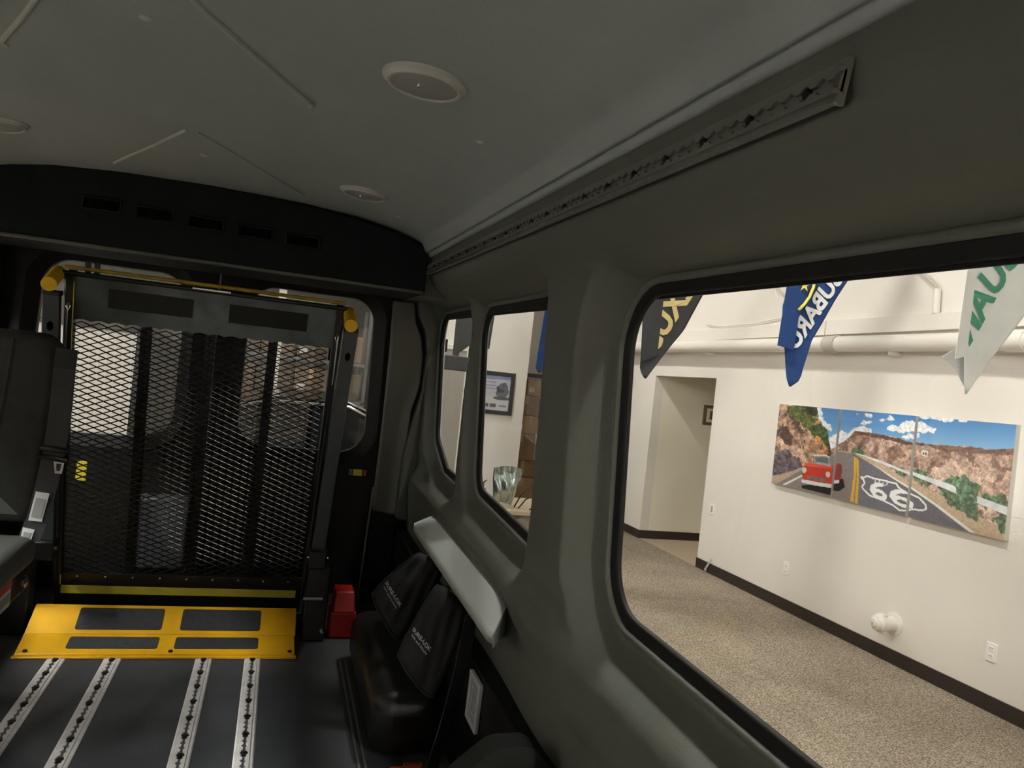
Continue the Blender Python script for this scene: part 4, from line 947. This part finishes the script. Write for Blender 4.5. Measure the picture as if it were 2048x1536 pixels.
flag('hanging_flag', 4.3, [(TOPZ, 3.06, 4.02), (.958, 3.150, 3.592), (.70, 3.10, 3.455), (.514, 3.135, 3.352), (.44, 3.155, 3.335), (.33, 3.175, 3.31), (.24, 3.192, 3.296), (.191, 3.218, 3.232)], 'flagblue',
     'blue flag with white letters hanging in the middle of the large window', (.006, 16, 3, .3), [('SUBARU', .165, .006, 3.343, .715, math.radians(58.5), 'inkwhite', 1.0)], f2)
def f3(t, W):
    MB().prism([(3.272, 3.045, 1.2), (3.345, 3.07, 1.2), (3.338, 3.07, .40), (3.238, 3.045, .375)], (0, .003, 0)).build('fold', M['flagwhite'], t)
    MB().prism([(3.238, 3.13, .385), (3.36, 3.13, .46), (3.48, 3.14, .48), (3.485, 3.14, .28), (3.42, 3.13, .235), (3.335, 3.13, .335)], (0, .003, 0)).build('back_fold', M['flagwhite'], t)
flag('hanging_flag', 3.1, [(TOPZ, 3.20, 4.15), (1.2, 3.27, 4.10), (.90, 3.31, 3.90), (.638, 3.335, 3.715), (.38, 3.35, 3.515), (.209, 3.376, 3.388)], 'flagwhite',
     'white flag with green letters hanging at the right edge of the large window', (.005, 12, 2, .9), [('JAGUAR', .235, .006, 3.515, .868, math.radians(60), 'green', 1.)], f3)
flag('hanging_flag', 7.0, [(TOPZ, 2.42, 2.80), (.757, 2.385, 2.62), (.30, 2.362, 2.45), (.185, 2.360, 2.43), (.150, 2.39, 2.41)], 'flagblue',
     'plain blue flag seen through the tinted window in front of the boxes', (.01, 14, 2, .3), [])
# ---- framed poster
t = thing('framed_poster', (2.60, 9.29, -.389), 'black framed poster with a grey figure on the wall behind the tinted window', 'poster')
o4 = [(x, 9.298, z) for x, z in ((2.26, -.385), (2.868, -.385), (2.868, .152), (2.26, .152))]; i4 = [(x, 9.298, z) for x, z in ((2.31, -.335), (2.815, -.335), (2.815, .102), (2.31, .102))]
MB().ring(o4, i4, (0, -.03, 0)).build('frame', M['frame'], t, bevel=.004)
n = 70; U, V = np.meshgrid(np.linspace(0, 1, n), np.linspace(0, 1, n), indexing='ij'); u, v = U.ravel(), V.ravel()
C = np.ones((n*n, 3))*np.array([186, 186, 196]); C[v > .6] = (196, 194, 198); C[(v < .12)] = (150, 170, 205)
C[(v < .45) & (np.sin(v*70) > .5) & (u < .62)] = (140, 135, 165)
fig = (np.hypot((u-.80)/.16, (v-.42)/.24) < 1+.35*(fbm(u*100, v*100, 18, 4)-.5)*2); C[fig] = (105, 105, 118); C[fig & (fbm(u*100, v*100, 9, 8) > .6)] = (70, 70, 82)
C[(np.hypot((u-.80)/.22, (v-.64)/.05) < 1)] = (84, 88, 84)
for a, c, d in ((.40, .48, 0), (.52, .68, 0)): C[(u > a) & (u < c) & (v > .80) & (v < .90)] = (92, 92, 100)
C[(u > .74) & (u < .93) & (v > .83) & (v < .87)] = (120, 120, 126)
b = MB(); xx = np.linspace(2.305, 2.82, n); zz = np.linspace(.106, -.34, n); b.grid(lambda i, j: (xx[i], 9.285, zz[j]), n, n)
b.col = np.concatenate([lin(C), np.ones((n*n, 1))], 1); b.build('print', M['poster'], t)
# ---- grey door beside the poster
t = bpy.data.objects.new('door_3', None); COL.objects.link(t); t.matrix_basis = FRAME @ Matrix.Translation(Vector((1.75, 9.29, RZ))); BASE[t] = Vector((1.75, 9.29, RZ)); struct(t, 'grey beige interior door left of the framed poster')
slabm(1.32, 2.20, 9.262, 9.30, RZ, .36).build('leaf', M['doorp'], t, bevel=.004)
b = MB(); b.bb(2.20, 2.255, 9.25, 9.30, RZ, .40); b.bb(1.265, 1.32, 9.25, 9.30, RZ, .40); b.bb(1.265, 2.255, 9.25, 9.30, .36, .42); b.build('door_frame', M['wall'], t, bevel=.003)
MB().lathe([(.028, 0), (.028, .05), (.012, .06)], (1.40, 9.262, -.75), (0, -1, 0), 16).build('door_knob', M['steel'], t, smooth='auto')
# ---- steel post with crossbar outside the narrow window
t = thing('steel_post', (1.27, 5.56, RZ), 'dark grey steel post with gusset and crossbar behind the narrow rear window', 'post')
b = MB(); b.prism([(1.205, 5.5, .172), (1.196, 5.5, 1.1), (1.52, 5.5, 1.1), (1.475, 5.5, .25), (1.42, 5.5, .26), (1.325, 5.5, .26), (1.25, 5.5, .195), (1.25, 5.5, .172)], (0, .02, 0)); b.build('gusset_plate', M['post'], t, bevel=.003)
slabm(1.0, 1.44, 5.49, 5.58, .064, .170).build('crossbar', M['post'], t, bevel=.006)
slabm(1.36, 1.44, 5.58, 5.68, RZ, 1.1).build('column', M['post'], t, bevel=.006)
slabm(1.28, 1.52, 5.50, 5.74, RZ, RZ+.012).build('foot_plate', M['post'], t, bevel=.003)
MB().tube([(1.08, 5.53, .07), (1.06, 5.53, -.2), (1.045, 5.53, -.5), (1.06, 5.53, -.9), (1.10, 5.53, RZ+.02)], .035, 12).build('hose', M['cable'], t, smooth=True)
slabm(1.095, 1.155, 5.49, 5.54, .19, .285).build('bracket', M['black'], t, bevel=.006)
# ---- cardboard boxes behind the poster wall
def carton(x0, x1, y0, y1, z0, z1, label, m='card', tapez=True):
    t = thing('cardboard_box', ((x0+x1)/2, (y0+y1)/2, z0), label, 'box', 'cardboard boxes stacked behind the poster wall' if y0 > 9 and x0 > 3 else 'cartons on the storage rack')
    slabm(x0, x1, y0, y1, z0, z1).build('carton', M[m], t, bevel=.008)
    if tapez:
        slabm((x0+x1)/2-.025, (x0+x1)/2+.025, y0-.001, y0+.01, z1-.12, z1+.001).build('tape', M['tape'], t)
        slabm(x0+.03, x0+.03+(x1-x0)*.25, y0-.002, y0+.005, z0+.05, z0+.05+(z1-z0)*.28).build('shipping_label', M['paper'], t)
H0 = RZ+.001
carton(3.16, 3.80, 10.4, 10.9, H0, H0+.42, 'large cardboard box at the bottom of the stack behind the poster wall')
carton(3.22, 3.74, 10.45, 10.9, H0+.425, H0+.66, 'flat dark cardboard box second from the bottom of the stack', 'carddark')
carton(3.18, 3.62, 10.42, 10.9, H0+.665, H0+1.05, 'cardboard box in the middle of the stack behind the poster wall', 'carddark')
carton(3.24, 3.80, 10.42, 10.9, H0+1.055, H0+1.31, 'wide cardboard box fourth from the bottom of the stack')
carton(3.26, 3.62, 10.45, 10.9, H0+1.315, H0+1.60, 'cardboard box second from the top of the stack', 'carddark')
carton(3.42, 3.75, 10.43, 10.9, H0+1.605, H0+1.84, 'small cardboard box on top of the stack')
t = thing('wall_sign', (3.55, 11.2, -.45), 'blue grey printed board with dark letters above the cardboard boxes', 'sign')
slabm(3.2, 4.1, 11.2, 11.24, -.4, .16).build('board', M['bluegrey'], t); slabm(3.18, 4.12, 11.18, 11.24, .16, .215).build('top_rail', M['headliner_void'], t)
slabm(3.2, 4.1, 11.196, 11.2, -.16, .0).build('white_band', M['paper'], t)
vv, ff = text_mesh('IAN', .16, .006); MB().add([(p.x+3.58, 11.193, p.y-.08) for p in vv], ff).build('lettering', M['black'], t)
for x in (3.25, 4.05): slabm(x-.02, x+.02, 11.2, 11.24, RZ, -.4).build('leg', M['headliner_void'], t)
# ---- desk with plant, foil balloon, cables
t = thing('desk', (2.05, 6.1, RZ), 'pale wooden desk below the tinted window', 'desk')
slabm(1.58, 2.55, 5.75, 6.45, -1.02, -.985).build('desk_top', M['desk'], t, bevel=.004)
for x in (1.63, 2.50):
    for y in (5.80, 6.40): slabm(x-.025, x+.025, y-.025, y+.025, RZ, -1.02).build('leg', M['desk'], t)
t = thing('foil_bag', (1.86, 6.0, -.985), 'crumpled silver green foil bag standing on the desk', 'bag')
def foil(i, j):
    u, v = i/15, j/19; w_ = .125*(1-.42*(1-v)**1.5); x = 1.872+(u-.5)*2*w_+.03*(v-.5); z = -.985+.30*v+.02*math.sin(3*u)
    return (x, 6.0-.05*math.sin(math.pi*u)*math.sin(math.pi*min(v*1.2, 1))+.012*math.sin(17*u+6*v), z)
b = MB(); b.grid(foil, 16, 20); b.grid(lambda i, j: (foil(i, j)[0], 12.0-foil(i, j)[1]+.01, foil(i, j)[2]), 16, 20); b.build('foil', M['foil'], t, smooth=True)
t = thing('potted_plant', (1.69, 6.05, -.985), 'small dark green plant in an olive pot on the desk', 'plant')
MB().lathe([(.04, 0), (.06, .10), (.065, .12), (.055, .12)], (1.655, 6.05, -.985), (0, 0, 1), 20).build('pot', M['pot'], t, smooth='auto')
for k in range(9):
    a = k*2.4; c = Vector((1.655, 6.05, -.87)); d = Vector((math.cos(a)*.9, math.sin(a)*.6, .75+.35*math.sin(k*1.7))).normalized(); sd = d.cross(Vector((0, 0, 1))).normalized()
    L = .075+.02*(k % 3); b = MB(); b.add([c, c+d*L*.45+sd*.022, c+d*L+Vector((0, 0, -.01)), c+d*L*.45-sd*.022, c+d*L*.5+Vector((0, 0, .006))], [(0, 1, 4), (1, 2, 4), (2, 3, 4), (3, 0, 4)]); b.build('leaf', M['leaf'], t, solid=.002)
for k, P in enumerate(([(1.93, 5.9, -.98), (1.97, 5.88, -.88), (2.05, 5.9, -.80), (2.16, 5.95, -.77)], [(1.95, 5.85, -.98), (2.0, 5.83, -.90), (2.08, 5.83, -.86), (2.22, 5.9, -.85)], [(2.02, 5.78, -.975), (2.09, 5.78, -.93), (2.18, 5.8, -.925), (2.3, 5.85, -.96)])):
    tag(MB().tube(P, .006, 8).build('black_cable', M['cable'], smooth=True), ['upper', 'middle', 'lowest'][k]+' black cable looping up from the desk beside the foil bag', 'cable', 'cables on the desk')
# ---- dark car behind the van
car = thing('parked_car', (-.7, 5.85, RZ), 'black car parked across behind the rear doors', 'car')
prof = [(-2.55, -1.50), (-2.62, -1.15), (-2.50, -.92), (-1.35, -.80), (-.98, -.76), (-.30, -.30), (.0, -.225), (.45, -.22), (.74, -.34), (.92, -.80), (.95, -1.30), (.90, -1.50)]
b = MB(); n = len(prof)
lay = [(5.0, .0, .06), (4.93, .03, .02), (4.90, .0, 0)]
def crow(y, inset): return [(x*(1-inset*.02)+(-.7)*inset*.02, y, z-(inset*.05 if z > -.5 else 0)) for x, z in prof]
L = [crow(5.02, 1.), crow(4.92, .2), crow(5.1, 0) if False else crow(4.92, .2)]
vs = crow(5.05, 1.)+crow(4.97, .0)+crow(6.63, .0)+crow(6.55, 1.); fs = [tuple(range(n)), tuple(range(4*n-1, 3*n-1, -1))]
for i in range(n):
    j = (i+1) % n
    for q in range(3): fs.append((q*n+i, q*n+j, (q+1)*n+j, (q+1)*n+i))
b.add(vs, fs); b.build('body', M['carp'], car, bevel=.03, seg=3)
b = MB(); b.prism([(-.86, 4.966, -.74), (-.27, 4.966, -.34), (.0, 4.966, -.28), (.18, 4.966, -.275), (.18, 4.966, -.74)], (0, -.008, 0)); b.build('front_side_window', M['carg'], car)
b = MB(); b.prism([(.23, 4.966, -.74), (.23, 4.966, -.275), (.45, 4.966, -.28), (.68, 4.966, -.38), (.82, 4.966, -.74)], (0, -.008, 0)); b.build('rear_side_window', M['carg'], car)
MB().tube([(-.90, 4.955, -.76), (-.30, 4.955, -.315), (.0, 4.955, -.25), (.45, 4.955, -.25), (.72, 4.955, -.36)], .010, 6).build('window_chrome', M['steel'], car, smooth=True)
for x in (-1.9, .45):
    for y in (4.99, 6.61):
        wl = MB().tube([(x, y-.10, RZ+.32), (x, y+.10, RZ+.32)], .32, 28).build('wheel', M['tyre'], car, smooth='auto')
        MB().lathe([(.21, 0), (.20, .012), (.06, .02), (.01, .02)], (x, y-.10 if y < 6 else y+.10, RZ+.32), (0, -1 if y < 6 else 1, 0), 20).build('rim', M['rim'], wl, smooth='auto')
MB().bb(-2.58, -2.50, 5.15, 5.5, -1.12, -.99).build('headlamp', M['white'], car, bevel=.02); MB().bb(-2.58, -2.50, 6.1, 6.45, -1.12, -.99).build('headlamp', M['white'], car, bevel=.02)
b = MB(); b.bb(-.72, -.55, 4.80, 4.93, -.72, -.60); b.build('mirror', M['carp'], car, bevel=.025)
# ---- storage rack with cartons, white column, white roller door
t = thing('storage_rack', (.42, 9.3, RZ), 'grey steel storage rack behind the parked car', 'rack')
for z in (-1.5, -.9, -.42, .02): slabm(-.62, .98, 8.95, 9.55, z, z+.035).build('shelf', M['rack'], t)
for x in (-.62, .96):
    for y in (8.95, 9.52): slabm(x-.02, x+.02, y, y+.035, RZ, .7).build('upright', M['rack'], t)
rr = random.Random(3); names = ['first', 'second', 'third', 'fourth', 'fifth']
for li, z in enumerate((-.865, -.385, .055)):
    x = -.57
    for q in range(4):
        wd = .30+.07*rr.random(); hh_ = (.28, .30, .26)[li]+.08*rr.random()
        carton(x, min(x+wd, .93), 8.98, 9.45, z, z+hh_, '%s carton from the left on the %s shelf of the storage rack' % (names[q], ('lower', 'middle', 'upper')[li]), 'cardgrey' if (q+li) % 2 else 'carddim', q % 2 == 0)
        x += wd+.03
tag(slabm(-.075, .0, 7.95, 8.02, RZ, 3.5).build('white_column', M['wall'], bevel=.004), 'slim white column in front of the storage rack', 'column')
t = thing('white_partition', (-1.6, 8.0, RZ), 'white partition panel lit up behind the lift mesh', 'partition')
slabm(-2.6, -1.31, 8.0, 8.06, RZ, .11).build('panel', M['wall'], t); slabm(-1.30, -1.26, 7.97, 8.09, RZ, .16).build('end_post', M['post'], t)
slabm(-2.6, -1.26, 7.97, 8.09, .11, .16).build('top_rail', M['post'], t)
